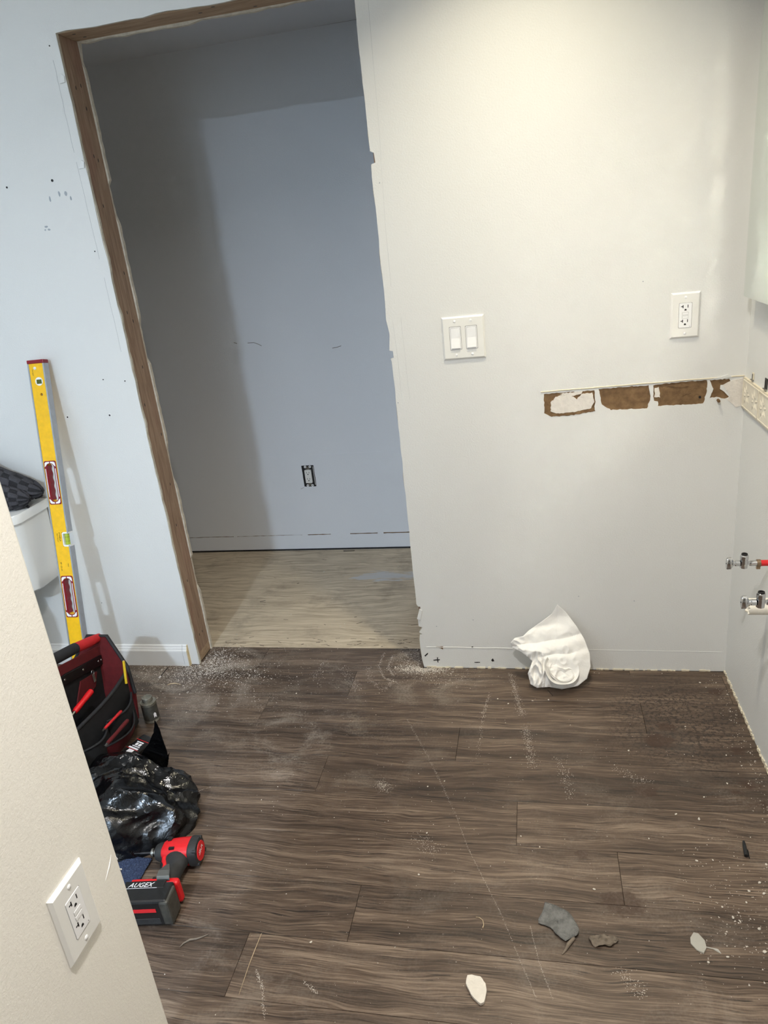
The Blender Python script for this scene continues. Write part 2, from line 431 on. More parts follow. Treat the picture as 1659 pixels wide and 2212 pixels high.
# left-over compound and paper flakes in the scar
def flake(pix, mat, y0, y1, name, par=wall_back, step=.005, amp=.0014):
    return B().prism(ragged([wp(*q) for q in pix], step, amp), [], W2(y0), W2(y1)).obj(name, mat, par)
flake([(1190, 870), (1200, 858), (1215, 853), (1238, 856), (1246, 863), (1256, 852), (1280, 848), (1283, 868), (1277, 882), (1240, 890), (1205, 893), (1189, 888)], 'joint_compound', -.0016, .0021, 'plaster_lump')
flake([(1209, 851), (1258, 845), (1256, 851), (1232, 856)], 'joint_compound', -.0006, .0021, 'plaster_lump')
flake([(1187, 893), (1230, 889), (1284, 882), (1286, 888), (1240, 896), (1190, 900)], 'brown_board', -.0010, .0021, 'paper_flap')
flake([(1414, 838), (1424, 836), (1426, 858), (1414, 858)], 'joint_compound', -.0008, .0021, 'plaster_lump')
flake([(1440, 832), (1485, 828), (1488, 834), (1460, 838)], 'brown_board', .0006, .0021, 'paper_flap')
flake([(1465, 848), (1490, 842), (1493, 848), (1470, 856)], 'brown_board', .0008, .0021, 'paper_flap')
flake([(1562, 832), (1583, 820), (1606, 816), (1605, 876), (1590, 880), (1570, 862), (1577, 856)], 'joint_compound', -.0012, -.0001, 'plaster_lump')
flake([(1535, 817), (1560, 813), (1572, 809), (1582, 814), (1560, 819)], 'wall_paint', -.0022, -.0001, 'paint_curl')
b = B(); q = at(1551, 864, 1, 0); b.tube([q + Vector((0, .002, 0)), q + Vector((0, -.012, -.001))], .0042, 10); b.obj('wall_plug', 'brown_board', wall_back, 40)
q = at(1512, 858, 1, 0); B().tube([q + Vector((0, .0021, 0)), q + Vector((0, .0004, 0))], .0035, 10).obj('nail_hole', 'dark_slot', wall_back)
# paint ridge above the scar
pts = [at(1168 + i * 20, 849 - i * 20 * .081, 1, 0) + Vector((0, 0, .003 + U(-.0006, .0006))) for i in range(23)]
B().tube(pts, .0022, 6).obj('paint_ridge', 'caulk', wall_back, 60)
# old baseboard line low on the wall: ridge, gouges, nail holes
pts = [Vector((XR + .025 + i * .05, -.0002, .084 - .0005 * i + U(-.0006, .0006))) for i in range(7)]
B().tube(pts, .0014, 6).obj('paint_ridge', 'wall_paint', wall_back, 60)
pts = [Vector((XR + .395 + i * .06, -.0001, .080 - .0006 * i + U(-.0004, .0004))) for i in range(11)]
B().tube(pts, .0007, 5).obj('paint_ridge', 'wall_paint', wall_back, 60)
def mark(pix, mat='dark_slot', name='gouge', d=.0006): flake(pix, mat, -d, .0001, name, step=.004, amp=.0005)
mark([(941, 1397), (957, 1396), (957, 1403), (952, 1400)], 'brown_board'); mark([(1018, 1397), (1022, 1396), (1022, 1400), (1019, 1400)])
mark([(917, 1416), (924, 1410), (925, 1412), (919, 1418)]); mark([(936, 1425), (950, 1424), (950, 1426), (937, 1427)]); mark([(944, 1420), (946, 1420), (947, 1432), (945, 1430)])
mark([(1025, 1430), (1037, 1430), (1037, 1431.5), (1025, 1431.5)]); mark([(1061, 1426), (1065, 1422), (1068, 1428), (1063, 1429)])
for u_, v_ in ((1250, 1288), (1370, 1298), (1022, 1339), (943, 1353), (820, 395), (1389, 608), (860, 870)):
    q = at(u_, v_, 1, 0); B().prism(circ(q.x, q.z, .0018, 7), [], W2(-.0004), W2(.0001)).obj('nail_hole', 'smudge', wall_back)
# screw holes and smudges on the wall left of the opening
for u_, v_, r in ((113, 390, .0040), (15, 405, .003), (237, 897, .0032), (146, 901, .0028), (205, 543, .002), (223, 820, .002), (270, 823, .002), (220, 1302, .0015), (107, 99, .002)):
    q = at(u_, v_, 1, 0)
    if v_ > 850 and v_ < 950: B().prism(ragged(circ(q.x, q.z, r * 1.9, 9), .004, .001), [], W2(-.0007), W2(.0001)).obj('torn_rim', 'trim_white', wall_back)
    B().prism(circ(q.x, q.z, r, 9), [], W2(-.0010), W2(.0001)).obj('screw_hole', 'dark_slot', wall_back)
for u_, v_, rx, rz in ((108, 430, .003, .008), (128, 419, .0035, .008), (142, 418, .005, .007), (153, 428, .003, .006), (100, 490, .006, .003), (106, 496, .005, .003), (98, 497, .003, .003)):
    q = at(u_, v_, 1, 0); B().prism(ragged(circ(q.x, q.z, rx, 8, rz), .003, .0006), [], W2(-.0004), W2(.0001)).obj('smudge', 'smudge', wall_back)
# loose paper tabs along the cut
def tab(pix, d=.004):
    pts = [wp(*q) for q in pix]
    B().prism(pts, [], lambda a, c_: Vector((a, -d, c_)), lambda a, c_: Vector((a, .001, c_))).obj('paper_tab', 'trim_white', wall_back)
tab([(133, 160), (140, 165), (142, 178), (131, 181)]); tab([(177, 346), (183, 350), (183, 363), (172, 365)]); tab([(906, 1315), (912, 1318), (909, 1338), (901, 1336)])
b = B()
for (u0, v0, u1, v1) in ((115, 130, 160, 330), (165, 350, 215, 560), (225, 600, 262, 760)):
    a, c_ = at(u0, v0, 1, 0), at(u1, v1, 1, 0)
    b.tube([a + (c_ - a) * t + Vector((U(-.001, .001), 0, 0)) for t in [i / 9 for i in range(10)]], .0006, 5)
for pl in ([(795, 0), (805, 120), (818, 260), (832, 480), (845, 620)], [(866, 685), (874, 760), (880, 820), (886, 862)], [(848, 690), (860, 780), (868, 860)]):
    b.tube([at(u_, v_, 1, 0) + Vector((0, .0001, 0)) for u_, v_ in pl], .0005, 5)
b.obj('crack_line', 'faint_line', wall_back)

# back face of the same partition (alcove side)
def edge_back(pts, dx, dz): return [(x + dx + U(-.004, .004), z_ + dz) for x, z_ in pts]
lb = [(XL + .004, 0)] + [(XL + (.004 if math.sin(i * .31) > -.6 else -.004) + U(-.0015, .0015), i * .0215 + U(-.006, .006)) for i in range(1, 95)] + [(XL + .004, ZH - .004)]
hb = [(XL + .03 + i * .04, ZH - .004 + U(-.004, .003)) for i in range(21)]
rb = [(XR, ZH), (XR, 0)]
b = B().prism([(-3.0, 0)] + lb + hb + rb + [(-.5, 0), (-.5, CEIL), (-3.0, CEIL)], [], W2(.1095), W2(TH))
b.obj('rear_drywall', 'gypsum', wall_back)

# studs framing the opening
b = B().box(XL - .038, XL - .001, .0125, .1095, .038, ZH + .0); t1 = struct(b, 'trim_1', 'stud_wood', 'bare wooden stud lining the left side of the opening', bevel=.0015)
b = B().box(XL - .30, XL - .0015, .0125, .1095, 0.0, .0375); b.obj('bottom_plate', 'header_wood', t1, bevel=.001)
b = B()
for z_, y_ in ((1.94, .045), (1.95, .075), (1.89, .078), (1.76, .06), (1.75, .08), (1.42, .085), (1.30, .05), (1.27, .075), (1.12, .07), (.88, .095), (.70, .08), (.55, .06), (.33, .05), (.10, .05), (.10, .075), (1.62, .05), (1.0, .03)):
    b.prism(circ(y_, z_, .0022, 7, .006), [], lambda a, c_: Vector((XL - .0008, a, c_)), lambda a, c_: Vector((XL - .002, a, c_)))
b.obj('nail_head', 'screw_dark', t1)
b = B().box(XL - .02, XR + .02, .0125, .1095, ZH + .0005, ZH + .09); t2 = struct(b, 'trim_2', 'header_wood', 'bare wooden header across the top of the opening', bevel=.0015)
b = B()
for x_, y_ in ((-1.83, .04), (-1.82, .08), (-1.45, .06), (-1.40, .03), (-1.30, .09)):
    b.prism(circ(x_, y_, .006, 8, .003), [], lambda a, c_: Vector((a, c_, ZH + .0001)), lambda a, c_: Vector((a, c_, ZH + .001)))
b.obj('knot', 'screw_dark', t2)
b = B().box(XR + .008, XR + .046, .0125, .1095, 0.0, ZH); struct(b, 'trim_3', 'stud_wood', 'bare wooden stud at the right side of the opening')

# other walls, ceilings
struct(B().box(0, .1, -4.7, 1.2, -.02, CEIL + .05), 'wall_right', 'wall_paint')
wr = bpy.data.objects['wall_right']
struct(B().box(-3.5, -3.4, -4.7, 1.2, -.02, CEIL + .05), 'wall_left', 'wall_paint')
struct(B().box(-3.5, .1, -4.8, -4.7, -.02, CEIL + .05), 'wall_rear', 'wall_paint')
struct(B().box(-1.362, -1.240, -4.7, -1.4218, -.002, CEIL), 'wall_partition', 'partition_paint', 'cream foreground wall ending in a bare vertical corner', bevel=.004)
wpn = bpy.data.objects['wall_partition']
struct(B().box(-3.5, .1, -4.8, .0125, CEIL, CEIL + .06), 'ceiling', 'ceiling_paint')
AY = 1.043
struct(B().box(-3.0, -.5, AY, AY + .1, -.02, 2.5), 'wall_alcove_back', 'alcove_paint', 'grey wall at the back of the unfinished alcove')
wab = bpy.data.objects['wall_alcove_back']
struct(B().box(-3.1, -3.0, TH, AY + .1, -.02, 2.5), 'wall_alcove_left', 'alcove_paint')
struct(B().box(-.5, -.4, TH, AY + .1, -.02, 2.5), 'wall_alcove_right', 'alcove_paint')
struct(B().box(-3.0, -.5, TH, AY, 2.228, 2.3), 'ceiling_alcove', 'alcove_paint')
def wa(u, v): q = at(u, v, 1, AY); return (q.x, q.z)
# upper skin of alcove wall ends in a ragged paint line above where the baseboard was
low = [(-3.0 + i * .05, .083 + U(-.0012, .0012)) for i in range(51)]
b = B().prism(low + [(-.5, .5), (-3.0, .5)], [], W2(AY - .0008), W2(AY)); b.obj('paint_skin', 'alcove_paint', wab)
for x0, x1, h in ((-2.45, -2.12, .0016), (-2.10, -1.75, .0012), (-1.72, -1.6, .003), (-1.5, -1.36, .004), (-1.33, -1.2, .005)):
    B().prism(ragged([(x0, .083 - h * .5), (x1, .083 - h * .5), (x1, .083 + h * .5), (x0, .083 + h * .5)], .02, .0008), [], W2(AY - .0013), W2(AY - .0004)).obj('torn_caulk', 'brown_board', wab)
b = B().box(-3.0, -.5, AY - .004, AY, 0.0, .006); b.obj('floor_gap', 'dark_slot', wab)
b = B()
for pl in ([(535, 741), (548, 740), (557, 743), (565, 747)], [(718, 752), (728, 750), (737, 747)], [(650, 1056), (657, 1053)], [(505, 740), (512, 742)]):
    b.tube([at(u_, v_, 1, AY) for u_, v_ in pl], .0013, 5)
b.obj('scuff', 'gap_line', wab)
b = B(); b.tube([at(174, 145, 1, AY), at(400, 106, 1, AY)], .0012, 5); b.tube([at(400, 106, 1, AY), at(770, 42, 1, AY)], .0006, 5); b.obj('corner_crack', 'gap_line', wab)
# corner seam caulk in the room
B().box(-.0016, .001, -.0016, .001, 0.0, CEIL).obj('corner_caulk', 'wall_paint', wr)
# crumbly edge along the foot of the right wall and back wall
b = B()
for i in range(130):
    y_ = -U(0, .75); h = U(.003, .011)
    b.box(-U(.001, .005), .001, y_ - U(.003, .012), y_, 0, h)
for i in range(90):
    x_ = -U(0, .98); b.box(x_ - U(.004, .02), x_, -U(.001, .004), .001, 0, U(.002, .006))
b.obj('crumbled_caulk', 'caulk', wr)['kind'] = 'stuff'

# floor: slab, vinyl planks, plywood of the alcove
floor = struct(B().box(-3.5, .1, -4.8, TH, -.03, -.0048), 'floor', 'underlay', 'brown wood-look plank floor dusted with plaster')
rows = {0: [-1.62], 1: [-1.236], 2: [-1.508], 3: [-.84], 4: [-1.225], 5: [-.66], 6: [-.42], 7: [-1.025], 8: [-1.255], 9: [-.62], 10: [-.3]}
for r in range(0, 31):
    y1 = .1200 - .15 * r; y0 = y1 - .15
    j0 = rows.get(r, [-.2 - (r * .47) % 1.2])[0]
    cuts = [0.0]; x = j0
    while x < 0: x += 1.22
    while True:
        x -= 1.22
        if x < -3.39: break
        cuts.append(x)
    cuts.append(-3.4)
    for i in range(len(cuts) - 1):
        xb, xa = cuts[i], cuts[i + 1]
        if xb - xa < .01: continue
        if r == 0: xa, xb = max(xa, -1.8625), min(xb, -.999)
        if r == 0 and xb <= xa: continue
        g_ = .00045
        seg = [(xa + g_, xb - g_, y0 + g_, y1 - g_)]
        if r == 0: seg = [(xa + g_, xb - g_, y0 + g_, .1225)]
        for (a0, a1, b0, b1) in seg:
            e = .0005
            lo = [Vector(q) for q in ((a0, b0, -.0048), (a1, b0, -.0048), (a1, b1, -.0048), (a0, b1, -.0048))]
            mi = [q + Vector((0, 0, .0043)) for q in lo]
            hi = [Vector((q.x + e * sx, q.y + e * sy, 0)) for q, sx, sy in zip(lo, (1, -1, -1, 1), (1, 1, -1, -1))]
            B().rings([lo, mi, hi]).obj('plank', 'plank_vinyl', floor)
for a0, a1 in ((-3.39, -2.6), (-2.599, XL - .001), (XR + .012, -.3), (-.299, -.002)):
    B().box(a0, a1, -.0295, -.0025, -.0048, 0).obj('plank', 'plank_vinyl', floor, bevel=.0005)
fa = struct(B().box(-3.0, -.5, TH + .0005, AY, -.05, -.012), 'floor_alcove', 'underlay', 'raw plywood subfloor of the alcove')
B().box(-3.0, -.5, TH + .001, .2165, -.012, -.0016).obj('plywood_sheet', 'plywood', fa, bevel=.001)
B().box(-3.0, -.5, .2180, AY - .001, -.012, -.0018).obj('plywood_sheet', 'plywood', fa, bevel=.001)

# baseboard left of the opening
prof = [(0, 0), (-.0135, 0), (-.0135, .062), (-.0125, .066), (-.0095, .069), (-.0090, .073), (-.0060, .078), (-.0050, .083), (-.0030, .0855), (0, .086)]
def base_run(x0, x1): return B().rings([[Vector((x0, y_, z_)) for y_, z_ in prof], [Vector((x1, y_, z_)) for y_, z_ in prof]])
bb = struct(base_run(-3.4, -1.915), 'baseboard_back', 'trim_white', 'white moulded baseboard left of the opening')
base_run(-1.914, -1.897).obj('end_return', 'trim_white', bb)
b = B().rings([[Vector((-1.8968, y_, z_)) for y_, z_ in prof], [Vector((-1.8935, y_, z_)) for y_, z_ in prof]]); b.obj('cut_end', 'cut_trim', bb)

# ------------------------------------------------------------------ electrical plates
class Face:
    """drawing plane on a wall: a to the right, c up, d out of the wall"""
    def __init__(s, o, ex, n): s.o = Vector(o); s.ex = Vector(ex); s.n = Vector(n); s.ez = Vector((0, 0, 1))
    def p(s, a, c_, d): return s.o + s.ex * a + s.ez * c_ + s.n * d
    def at(s, d): return lambda a, c_: s.p(a, c_, d)
def plate(F, name, par, wd, ht, opens):
    b = B(); iw, ih = wd / 2 - .0045, ht / 2 - .0045
    b.prism(rrect(-iw, iw, -ih, ih, .001, 2), opens, F.at(.0062), F.at(.003))
    def rect(x, y, d): return [F.p(-x, -y, d), F.p(x, -y, d), F.p(x, y, d), F.p(-x, y, d)]
    b.rings([rect(wd / 2, ht / 2, .0002), rect(wd / 2, ht / 2, .0022), rect(iw, ih, .0062)], cap=False)
    return b.obj(name, 'plastic_white', par)
def screw(F, a, c_, par):
    b = B().lathe([(.0001, .0078), (.0022, .0076), (.0036, .0068), (.0038, .0056)], F.p(a, c_, 0), F.n, 14)
    o = b.obj('screw', 'plastic_bright', par, 40)
    B().box(-.0028, .0028, -.0004, .0004, .0077, .0079, frame_m(F.p(a, c_, 0), F.ex + F.ez * .5, F.n.cross(F.ex + F.ez * .5))).obj('slot', 'gap_line', o) if False else None
    return o
def gfci(F, par, slots=True):
    b = B().prism(rrect(-.0164, .0164, -.0331, .0331, .002, 3), [], F.at(.0070), F.at(.002)); dev = b.obj('receptacle', 'plastic_bright', par, bevel=.0006)
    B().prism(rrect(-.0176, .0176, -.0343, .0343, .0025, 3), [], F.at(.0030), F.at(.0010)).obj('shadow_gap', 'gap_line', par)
    for zc in (.0205, -.0185):
        b = B()
        for x0, x1, z0, z1 in ((-.0078, -.0056, -.0005, .0075), (-.0118, -.0056, .0024, .0046), (.0052, .0071, .0000, .0078)):
            b.prism([(x0, zc + z0), (x1, zc + z0), (x1, zc + z1), (x0, zc + z1)], [], F.at(.0071), F.at(.0060))
        b.prism([(-.0028, zc - .0075), (.0028, zc - .0075)] + [(.0028 * math.cos(t), zc - .0062 + .0034 * math.sin(t)) for t in [math.pi * i / 8 for i in range(9)]], [], F.at(.0071), F.at(.0060))
        b.obj('prong_slots', 'dark_slot', dev)
    for zc in (.0052, -.0042):
        o = B().prism(rrect(-.0082, .0082, zc - .0036, zc + .0036, .0006, 2), [], F.at(.0071), F.at(.006)).obj('button_gap', 'gap_line', dev)
        B().prism(rrect(-.0078, .0078, zc - .0032, zc + .0032, .0006, 2), [], F.at(.0078), F.at(.006)).obj('button', 'plastic_bright', dev, bevel=.0004)
    B().prism(circ(.0125, -.0300, .0007, 8), [], F.at(.0072), F.at(.006)).obj('indicator', 'dark_slot', dev)
    for c_ in (.0485 * 1.0, -.0485 * 1.0): screw(F, 0, c_, par)
NB = (0, -1, 0)
# double rocker switch
sw = thing('light_switch', 'white double rocker light switch on the wall right of the opening', 'light switch', (-.8421 + .062, 0, 1.0795 + .062))
F = Face((-.8421 + .062, 0, 1.0795 + .062), (1, 0, 0), NB)
plate(F, 'cover_plate', sw, .124, .124, [rrect(s - .0172, s + .0172, -.0338, .0338, .002, 2) for s in (-.0235, .0235)])
for s in (-.0235, .0235):
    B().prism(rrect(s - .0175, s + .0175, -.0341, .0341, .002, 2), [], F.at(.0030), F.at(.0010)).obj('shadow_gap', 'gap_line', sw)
    fr = B().prism(rrect(s - .0163, s + .0163, -.0328, .0328, .002, 2), [rrect(s - .0138, s + .0138, -.0300, .0300, .001, 2)], F.at(.0066), F.at(.002)).obj('rocker_frame', 'plastic_bright', sw)
    b = B(); q = [(-.0295, .0098), (-.0285, .0112), (0.0, .0066), (.0290, .0066), (.0297, .0050)]
    lo = [F.p(s - .0134, c_, .002) for c_, d in q]
    l1 = [F.p(s - .0134, c_, d) for c_, d in q]; r1 = [F.p(s + .0134, c_, d) for c_, d in q]
    L_ = [F.p(s - .0134, -.0297, .002)] + l1 + [F.p(s - .0134, .0297, .002)]; R2 = [F.p(s + .0134, -.0297, .002)] + r1 + [F.p(s + .0134, .0297, .002)]
    b.rings([L_, R2]); b.obj('rocker', 'plastic_bright', sw, bevel=.0005)
    for c_ in (.0485, -.0485): screw(F, s, c_, sw)
# outlet beside the corner
oc = Vector((-.2067 + .0382, 0, 1.0921 + .0615))
out = thing('wall_outlet', 'white outlet with test buttons on the wall above the torn tile scar', 'outlet', oc)
F = Face(oc, (1, 0, 0), NB); plate(F, 'cover_plate', out, .0763, .1229, [rrect(-.0172, .0172, -.0338, .0338, .002, 2)]); gfci(F, out)
# outlet on the foreground partition
oc = Vector((-1.240, -1.572 + .038, .5422 + .0615))
out2 = thing('wall_outlet', 'white outlet with test buttons on the cream foreground partition', 'outlet', oc)
F = Face(oc, (0, 1, 0), (1, 0, 0)); plate(F, 'cover_plate', out2, .0763, .1229, [rrect(-.0172, .0172, -.0338, .0338, .002, 2)]); gfci(F, out2)
# scratches on the partition
b = B()
for pl in ([(240, 1846), (236, 1870), (228, 1902)], [(250, 1850), (253, 1856)], [(258, 1877), (262, 1878)]):
    b.tube([at(u_, v_, 0, -1.240) for u_, v_ in pl], [.0004, .0014, .0004][:len(pl)], 5)
b.obj('scratch', 'plastic_bright', wpn)
# bare receptacle in its box, alcove
q = [at(u_, v_, 1, AY) for u_, v_ in ((652, 1007), (678, 1007), (683, 1048), (657, 1050))]
oc = (q[0] + q[1] + q[2] + q[3]) / 4; oc.y = AY
br = thing('bare_receptacle', 'uncovered receptacle in a dark wall box in the alcove', 'receptacle', oc)
F = Face(oc, (1, 0, 0), NB)
B().prism(ragged(rrect(-.031, .031, -.054, .054, .003, 2), .02, .0008), [], F.at(.0010), F.at(0)).obj('wall_box', 'dark_slot', br)
B().prism(rrect(-.0165, .0165, -.033, .033, .002, 2), [], F.at(.012), F.at(.001)).obj('device', 'plastic_white', br, bevel=.001)
B().box(-.008, .008, -.050, .050, -.0002, .0002, frame_m(F.p(0, 0, .0025), F.ex, F.ez)).obj('yoke', 'steel', br)
for s in (1, -1):
    for a in (-.012, .012):
        B().prism(circ(a, s * .0475, .0062, 14), [circ(a, s * .0475, .0024, 10)], F.at(.0040), F.at(.0022)).obj('plaster_ear', 'plastic_bright', br)
    b = B(); zc = .016 * s
    for x0 in (-.0072, .0054): b.prism([(x0, zc + .001), (x0 + .0018, zc + .001), (x0 + .0018, zc + .009), (x0, zc + .009)], [], F.at(.0122), F.at(.011))
    b.prism(circ(0, zc - .004, .0028, 10), [], F.at(.0122), F.at(.011)); b.obj('prong_slots', 'dark_slot', br)
B().box(.0255, .0275, -.046, .048, -.0003, .0003, frame_m(F.p(0, 0, .0018), F.ex, F.ez)).obj('box_rim', 'plastic_white', br)

# ------------------------------------------------------------------ right wall: tiles, mirror cabinet, plumbing
XM = -.040
def TF(y0): return Face((0, y0, .927), (0, -1, 0), (-1, 0, 0))
for i in range(2):
    F = TF(-.004 - .0762 - i * .1545)
    t_ = B().prism(rrect(-.0756, .0756, -.0395, .0395, .002, 2), [], F.at(.0065), F.at(0)).obj('border_tile', 'tile_cream', None, bevel=.0015)
    tag(t_, ['cream embossed border tile on the right wall against the corner', 'cream embossed border tile second from the corner, cut by the photo edge'][i], 'tile', 'leftover border tiles')
    b = B()
    for cx in (-.038, .038):
        for j in range(8):
            a = math.pi * j / 4 + .2
            e = Vector((math.cos(a), math.sin(a))); nn = Vector((-e.y, e.x)); L_ = min(.034 / max(abs(e.x), .01), .035 / max(abs(e.y), .01), .036)
            pts = [e * .005, e * L_ * .45 + nn * .006, e * L_, e * L_ * .45 - nn * .006]
            mid = e * L_ * .45
            k0 = len(b.v); b.v += [F.p(cx + q.x, q.y, .0062) for q in pts] + [F.p(cx + mid.x, mid.y, .0092)]
            b.f += [(k0 + m_, k0 + (m_ + 1) % 4, k0 + 4) for m_ in range(4)]
    b.prism(rrect(-.0745, .0745, -.0385, .0385, .002, 2), [rrect(-.0715, .0715, -.0355, .0355, .002, 2)], F.at(.0080), F.at(.006))
    b.obj('relief', 'tile_cream', t_)
B().box(-.006, .0, -.32, -.001, .8835, .8872).obj('grout_line', 'caulk', wr); B().box(-.006, .0, -.32, -.001, .9668, .9710).obj('grout_line', 'caulk', wr)
B().box(-.0065, .0, -.0035, -.0005, .885, .97).obj('grout_line', 'caulk', wr)
# mirrored cabinet
cab = thing('mirror_cabinet', 'frameless mirror cabinet hung high on the right wall', 'mirror cabinet', (0, -.44, 1.199))
y0, y1, z0, z1 = -.83, -.066, 1.199, 2.06
B().box(XM + .006, -.0005, y0 + .004, y1 - .004, z0 + .004, z1 - .004).obj('body', 'trim_white', cab)
def rr(x, i): return [Vector((x, y0 + i, z0 + i)), Vector((x, y1 - i, z0 + i)), Vector((x, y1 - i, z1 - i)), Vector((x, y0 + i, z1 - i))]
B().rings([rr(XM + .006, 0), rr(XM + .0022, 0), rr(XM, .020)]).obj('mirror_door', 'mirror', cab)
# little metal clips below the cabinet
for (u_, v_, mat, lab, hh, hw_) in ((1628, 813, 'caulk', 'small pale notch-shaped clip on the right wall just above the border tile', .010, .008), (1656, 829, 'pen_black', 'black metal clip above the border tile', .014, .010)):
    q = at(u_, v_, 0, 0.0)
    t_ = thing('wall_clip', lab, 'clip', q, 0, 'clips above the tile')
    B().box(-.0022, 0, q.y - hw_, q.y + hw_, q.z - hh, q.z + hh).obj('back_plate', mat, t_, bevel=.0008)
    B().box(-.0026, -.001, q.y + hw_ * .15, q.y + hw_ * .75, q.z - hh * .7, q.z + hh * .6).obj('slot', 'dark_slot', t_)
    B().box(-.0065, -.001, q.y - hw_, q.y + hw_, q.z - hh, q.z - hh + .002).obj('ledge', 'steel', t_)
# stop valves on red tube
def valve(c_, label):
    c_ = Vector(c_)
    t_ = thing('shutoff_valve', label, 'valve', c_, 0, 'basin stop valves')
    B().tube([c_ + Vector((.036, 0, 0)), Vector((.002, c_.y, c_.z))], .0079, 16).obj('supply_tube', 'pex_red', t_, 40)
    o = B().lathe([(.0098, 0), (.0098, .009)], c_ + Vector((.030, 0, 0)), (1, 0, 0), 18).obj('crimp_ring', 'copper_ring', t_, 40, bevel=.0006)
    B().box(.030 + c_.x, .039 + c_.x, c_.y - .003, c_.y + .003, c_.z - .016, c_.z - .009).obj('crimp_ear', 'copper_ring', o)
    B().lathe([(.0062, .012), (.0072, .016), (.0072, .03)], c_, (1, 0, 0), 16).obj('barb', 'chrome', t_, 40)
    B().lathe([(.004, -.014), (.0098, -.012), (.0105, 0), (.0098, .012), (.004, .014)], c_, (0, 0, 1), 8).obj('valve_body', 'chrome', t_, 25, bevel=.0008)
    B().lathe([(.0085, .009), (.0105, .012), (.0105, .021), (.0088, .024)], c_, (0, 0, 1), 8).obj('outlet_nut', 'chrome', t_, 25, bevel=.0006)
    B().lathe([(.0074, .0242), (.0074, .0272), (.0052, .0274), (.0050, .0248)], c_, (0, 0, 1), 16).obj('outlet_port', 'dark_slot', t_, 25)
    B().lathe([(.0078, -.010), (.0078, -.020), (.0066, -.022), (.0066, -.030)], c_, (1, 0, 0), 10).obj('stem', 'chrome', t_, 25)
    b = B(); rs = []
    for h, sc in ((-.026, .55), (-.029, .80), (-.031, 1.0), (-.0395, 1.0), (-.0415, .9), (-.0420, .3)):
        rs.append([c_ + Vector((h, .0095 * sc * math.cos(2 * math.pi * j / 24), .0168 * sc * math.sin(2 * math.pi * j / 24))) for j in range(24)])
    h_ = b.rings(rs).obj('oval_handle', 'chrome', t_, 30)
    B().lathe([(.0018, -.0418), (.0018, -.0426)], c_, (1, 0, 0), 10).obj('handle_screw', 'dark_slot', h_)
valve((-.070, -.365, .568), 'chrome stop valve on red tube nearer the corner')
valve((-.086, -.572, .568), 'chrome stop valve in front of the white drain stub')
q = at(1616, 1310, 0, -.083)
dr = thing('drain_stub', 'white plastic drain pipe stub cut off rough', 'pipe', q)
b = B(); rs_o = []; rs_i = []; n = 28
jag = [U(-.004, .002) for _ in range(n)]
for x, jg in ((0.0, 0), (-.02, 0), (q.x, 1)):
    rs_o.append([Vector((x + jag[j] * jg, q.y + .0205 * math.cos(2 * math.pi * j / n), q.z + .0205 * math.sin(2 * math.pi * j / n))) for j in range(n)])
for x, jg in ((q.x, 1), (-.02, 0)):
    rs_i.append([Vector((x + jag[j] * jg, q.y + .0165 * math.cos(2 * math.pi * j / n), q.z + .0165 * math.sin(2 * math.pi * j / n))) for j in range(n)])
b.rings(rs_o + rs_i, cap=False); b.obj('pipe', 'pvc', dr, 40)
B().lathe([(.0164, 0), (.0164, .002)], (q.x + .02, q.y, q.z), (1, 0, 0), 20).obj('pipe_bore', 'brown_board', dr)
b = B()
for i in range(9):
    a = U(0, 6.28); b.box(q.x - U(.001, .006), q.x + .002, q.y + .018 * math.cos(a) - .0015, q.y + .018 * math.cos(a) + .0015, q.z + .018 * math.sin(a) - .0015, q.z + .018 * math.sin(a) + .002)
b.obj('cement_burr', 'debris_tan', dr)

# ------------------------------------------------------------------ toilet behind the partition, towel on its tank
XC = -2.505
to = thing('toilet', 'white toilet with a tapered tank, mostly hidden by the partition', 'toilet', (XC, -.35, 0))
def dplan(hw, yb, yf, z_, r=.055, bow=.018, n=8):
    out = [Vector((XC - hw, yb, z_))]
    for i in range(n + 1):
        a = math.pi + math.pi / 2 * i / n; out.append(Vector((XC - hw + r + r * math.cos(a), yf + r + r * math.sin(a), z_)))
    for i in range(1, 8):
        t = i / 8; x = XC - hw + r + (2 * hw - 2 * r) * t; out.append(Vector((x, yf - bow * math.sin(math.pi * t), z_)))
    for i in range(n + 1):
        a = 1.5 * math.pi + math.pi / 2 * i / n; out.append(Vector((XC + hw - r + r * math.cos(a), yf + r + r * math.sin(a), z_)))
    out.append(Vector((XC + hw, yb, z_))); return out
B().rings([dplan(.170, -.03, -.175, .395), dplan(.180, -.025, -.185, .405), dplan(.186, -.022, -.195, .45), dplan(.197, -.018, -.205, .668)]).obj('tank', 'porcelain', to, 40)
B().rings([dplan(.200, -.016, -.208, .664), dplan(.208, -.012, -.216, .668), dplan(.208, -.012, -.216, .690), dplan(.204, -.014, -.212, .698), dplan(.19, -.025, -.2, .700)]).obj('tank_lid', 'porcelain', to, 40)
def ell(cx, cy, rx, ry, z_, n=28): return [Vector((cx + rx * math.cos(2 * math.pi * i / n), cy + ry * math.sin(2 * math.pi * i / n), z_)) for i in range(n)]
B().rings([ell(XC, -.33, .115, .20, 0), ell(XC, -.33, .11, .19, .05), ell(XC, -.33, .105, .20, .18), ell(XC, -.40, .16, .25, .33), ell(XC, -.46, .17, .25, .385), ell(XC, -.46, .17, .25, .40), ell(XC, -.46, .13, .20, .40), ell(XC, -.46, .10, .16, .30), ell(XC, -.44, .05, .08, .22)]).obj('bowl', 'porcelain', to, 40)
B().rings([ell(XC, -.46, .172, .252, .402), ell(XC, -.46, .174, .254, .418), ell(XC, -.46, .16, .24, .424)]).obj('seat', 'plastic_bright', to, 40)
